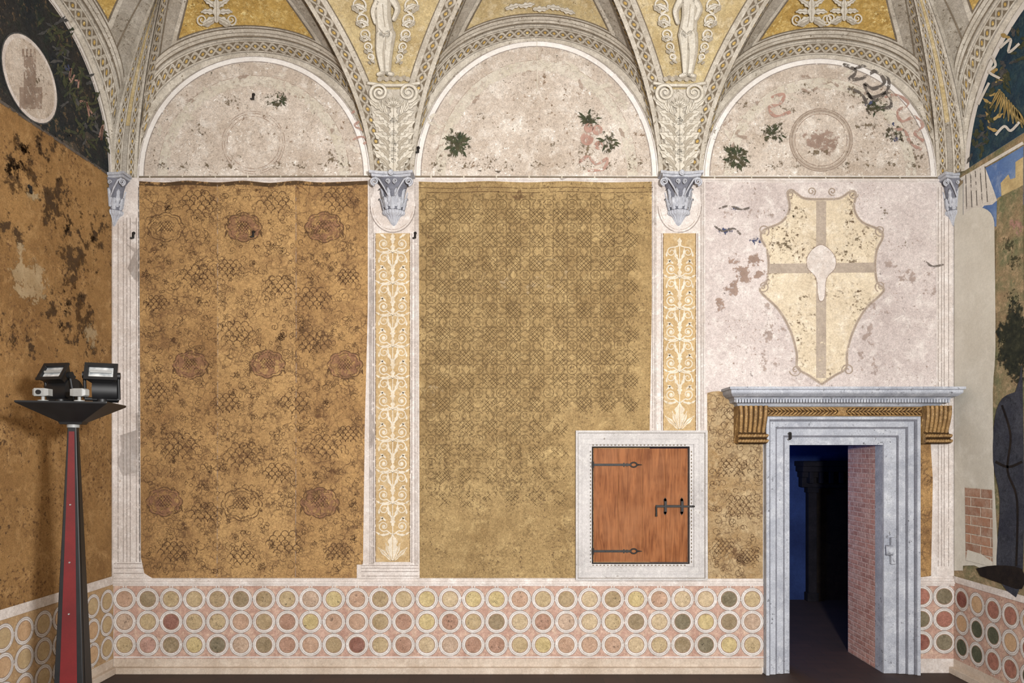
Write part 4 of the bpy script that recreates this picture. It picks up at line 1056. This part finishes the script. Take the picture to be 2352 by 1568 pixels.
# ---------------------------------------------------------------- light stand
lx, ly = -2.845, -2.3
st = empty('light_stand', (lx,ly,0), label='tall black and red tapered light stand with two floodlights', category='light stand')
rot = radians(14)
def rp(x,y,z): return (lx+x*cos(rot)-y*sin(rot), ly+x*sin(rot)+y*cos(rot), z)
b = Bd()
b.box(lx-.2,lx+.2,ly-.2,ly+.2,.0,.03,M_black); b.obj('base', st, .006, (lx,ly,.015))
def hw(z): return .0245+(2.28-z)*.035
b = Bd(); rows = []
for z in (.03,.6,1.2,1.8,2.27): h = hw(z); rows.append([rp(-h,-h,z),rp(h,-h,z),rp(h,h,z),rp(-h,h,z)])
b.grid(rows, M_black, False, True); b.obj('pole', st, .004, (lx,ly,1.1))
for sd in range(4):
    b = Bd(); rows = []
    for z in (.1,.7,1.3,1.9,2.24):
        h = hw(z); q = h*.6; o = h+.002
        c4 = [(-q,-o),(q,-o)] if sd == 0 else [(o,-q),(o,q)] if sd == 1 else [(q,o),(-q,o)] if sd == 2 else [(-o,q),(-o,-q)]
        rows.append([rp(x,y,z) for x,y in c4])
    b.grid(rows, M_redp if sd != 1 else M_black, False)
    b.obj('inlay', st, 0, (lx,ly,1.1), label='dark red inset panel' if sd != 1 else 'black inset panel')
for z in (1.42,1.1,1.78):
    b = Bd(); h = hw(z)+.003; p = Vector(rp(0,-h,z)); b.tube([p, p+Vector((0,-.006,0))], .005, M_greyp, 8)
    b.obj('screw', st, 0, p, label='small bright screw head')
b = Bd()
b.tube([(lx,ly,2.265),(lx,ly,2.285)], .036, M_greyp, 16); b.obj('collar', st, 0, (lx,ly,2.275), label='light grey metal collar')
b = Bd(); rows = []
for z,h in ((2.285,.062),(2.30,.068),(2.408,.250),(2.42,.250)): rows.append([rp(-h,-h*.8,z),rp(h,-h*.8,z),rp(h,h*.8,z),rp(-h,h*.8,z)])
b.grid(rows, M_black, False, True); b.add(rows[-1], [[0,1,2,3]], M_black); b.add(rows[0], [[3,2,1,0]], M_black)
b.obj('tray', st, .004, (lx,ly,2.35), label='black inverted pyramid tray')
ZT = 2.42
def flood(cx, cy, yaw, tilt):
    k_ = .84
    Mx = Matrix.Translation((cx,cy,2.60)) @ Matrix.Rotation(yaw,4,'Z') @ Matrix.Rotation(tilt,4,'X') @ Matrix.Scale(k_,4)
    T = lambda p: Mx @ Vector(p)
    fl = empty('floodlight', (cx,cy,ZT), label='black metal floodlight')
    fl.parent = st; fl.location = Vector((cx,cy,ZT))-Vector((lx,ly,0))
    b = Bd(); rows = []
    for (y,hx_,hz_) in ((-.055,.110,.078),(-.045,.110,.078),(-.03,.098,.066),(.05,.06,.045),(.10,.055,.04)):
        rows.append([T((-hx_,y,-hz_)),T((hx_,y,-hz_)),T((hx_,y,hz_)),T((-hx_,y,hz_))])
    b.grid(rows, M_black, False, True); b.add(rows[-1], [[0,1,2,3]], M_black)
    rin = [T((-.085,-.055,-.052)),T((.085,-.055,-.052)),T((.085,-.055,.052)),T((-.085,-.055,.052))]
    b.grid([rows[0], rin], M_black, False, True)
    rin2 = [T((-.08,-.035,-.048)),T((.08,-.035,-.048)),T((.08,-.035,.048)),T((-.08,-.035,.048))]
    b.grid([rin, rin2], M_black, False, True)
    for k in range(5):
        x = -.045+.0225*k
        vs = [T((x-.003,.02,.035)),T((x-.003,.11,.035)),T((x-.003,.11,.075)),T((x-.003,.02,.065)),T((x+.003,.02,.035)),T((x+.003,.11,.035)),T((x+.003,.11,.075)),T((x+.003,.02,.065))]
        b.add(vs, [[0,1,2,3],[7,6,5,4],[3,2,6,7],[0,4,5,1],[1,5,6,2]], M_black)
    b.obj('housing', fl, .003, (cx,cy,2.6))
    b = Bd(); b.add(rin2, [[0,1,2,3]], M_glass)
    b.obj('glass', fl, 0, (cx,cy-.03,2.6), label='bright reflector behind glass')
    b = Bd(); b.tube([T((-.07,-.045,0)),T((.07,-.045,0))], .009, M_greyp, 10); b.obj('lamp_tube', fl, 0, (cx,cy,2.6), label='white lamp tube')
    b = Bd()
    RZ = Matrix.Rotation(yaw,3,'Z')
    for sx in (-1,1):
        p = T((sx*.112,.0,0)); q = Vector((cx,cy,ZT)) + RZ @ Vector((sx*.095,.03,0.03))
        b.tube([p, q], .010, M_black, 8); b.tube([T((sx*.10,0,0)), T((sx*.126,0,0))], .022, M_black, 14)
    q0 = Vector((cx,cy,ZT)) + RZ @ Vector((-.095,.03,0.03)); q1 = Vector((cx,cy,ZT)) + RZ @ Vector((.095,.03,0.03))
    b.tube([q0, q1], .012, M_black, 8)
    m = (q0+q1)/2; ax = (q1-q0).normalized()
    b.tube([m-ax*.07+Vector((0,.04,.06)), m+ax*.07+Vector((0,.04,.06))], .078, M_black, 24)
    b.tube([m, m-Vector((0,0,.03))], .03, M_black, 12)
    b.obj('bracket', fl, 0, (cx,cy,2.48))
flood(lx-.135, ly+.05, radians(-10), radians(-32)); flood(lx+.15, ly+.05, radians(24), radians(-32))
def spot(cx, cy, yaw):
    Mx = Matrix.Translation((cx,cy,2.475)) @ Matrix.Rotation(yaw,4,'Z') @ Matrix.Scale(.95,4); T = lambda p: Mx @ Vector(p)
    sp = empty('emergency_lamp', (cx,cy,ZT), label='small grey box lamp'); sp.parent = st; sp.location = Vector((cx,cy,ZT))-Vector((lx,ly,0))
    b = Bd(); rows = []
    for (x,hy,hz_) in ((-.055,.018,.018),(-.04,.03,.026),(.02,.03,.026),(.045,.026,.022)):
        rows.append([T((x,-hy,-hz_)),T((x,hy,-hz_)),T((x,hy,hz_)),T((x,-hy,hz_))])
    b.grid(rows, M_greyp, False, True); b.add(rows[0], [[3,2,1,0]], M_greyp); b.add(rows[-1], [[0,1,2,3]], M_greyp)
    b.obj('body', sp, .003, (cx,cy,2.475))
    b = Bd(); b.tube([T((-.01,-.028,0)), T((-.01,-.04,0))], .014, M_black, 14); b.obj('lens', sp, 0, (cx,cy-.04,2.475), label='dark round lens')
    b = Bd(); b.tube([(cx,cy,ZT),(cx,cy,2.455)], .01, M_greyp, 10); b.tube([(cx,cy,ZT),(cx,cy,ZT+.008)], .03, M_greyp, 14); b.obj('stem', sp, 0, (cx,cy,2.44))
spot(lx-.09, ly-.15, .1); spot(lx+.12, ly-.13, pi-.1)

# ---------------------------------------------------------------- lights, world, camera
def area(name, loc, target, size, power, col=(1,.985,.965)):
    l = bpy.data.lights.new(name, 'AREA'); l.size = size; l.energy = power; l.color = col
    o = bpy.data.objects.new(name, l); coll.objects.link(o); o.location = loc
    o.rotation_euler = (Vector(target)-Vector(loc)).to_track_quat('-Z','Y').to_euler(); return o
area('key_light', (1.1,-7.2,2.55), (-.2,0,2.9), .3, 660)
area('fill_light', (-.3,-7.5,4.6), (-.1,0,3.3), 3.2, 190)
pl = bpy.data.lights.new('blue_lamp', 'POINT'); pl.energy = 45; pl.color = (.10,.28,1.); pl.shadow_soft_size = .2
po = bpy.data.objects.new('blue_lamp', pl); coll.objects.link(po); po.location = (2.3,2.3,1.9)
wd = bpy.data.worlds.new('world'); scene.world = wd; wd.use_nodes = True
wd.node_tree.nodes['Background'].inputs[0].default_value = (1,.98,.97,1); wd.node_tree.nodes['Background'].inputs[1].default_value = .36
cd = bpy.data.cameras.new('camera'); cd.sensor_width = 36; cd.lens = 36*F/2352; cd.shift_x = -24/2352; cd.shift_y = 256/2352
cam = bpy.data.objects.new('camera', cd); coll.objects.link(cam); cam.location = CAM; cam.rotation_euler = (pi/2,0,0)
scene.camera = cam
for o in bpy.data.objects:
    if 'wl' in o: del o['wl']
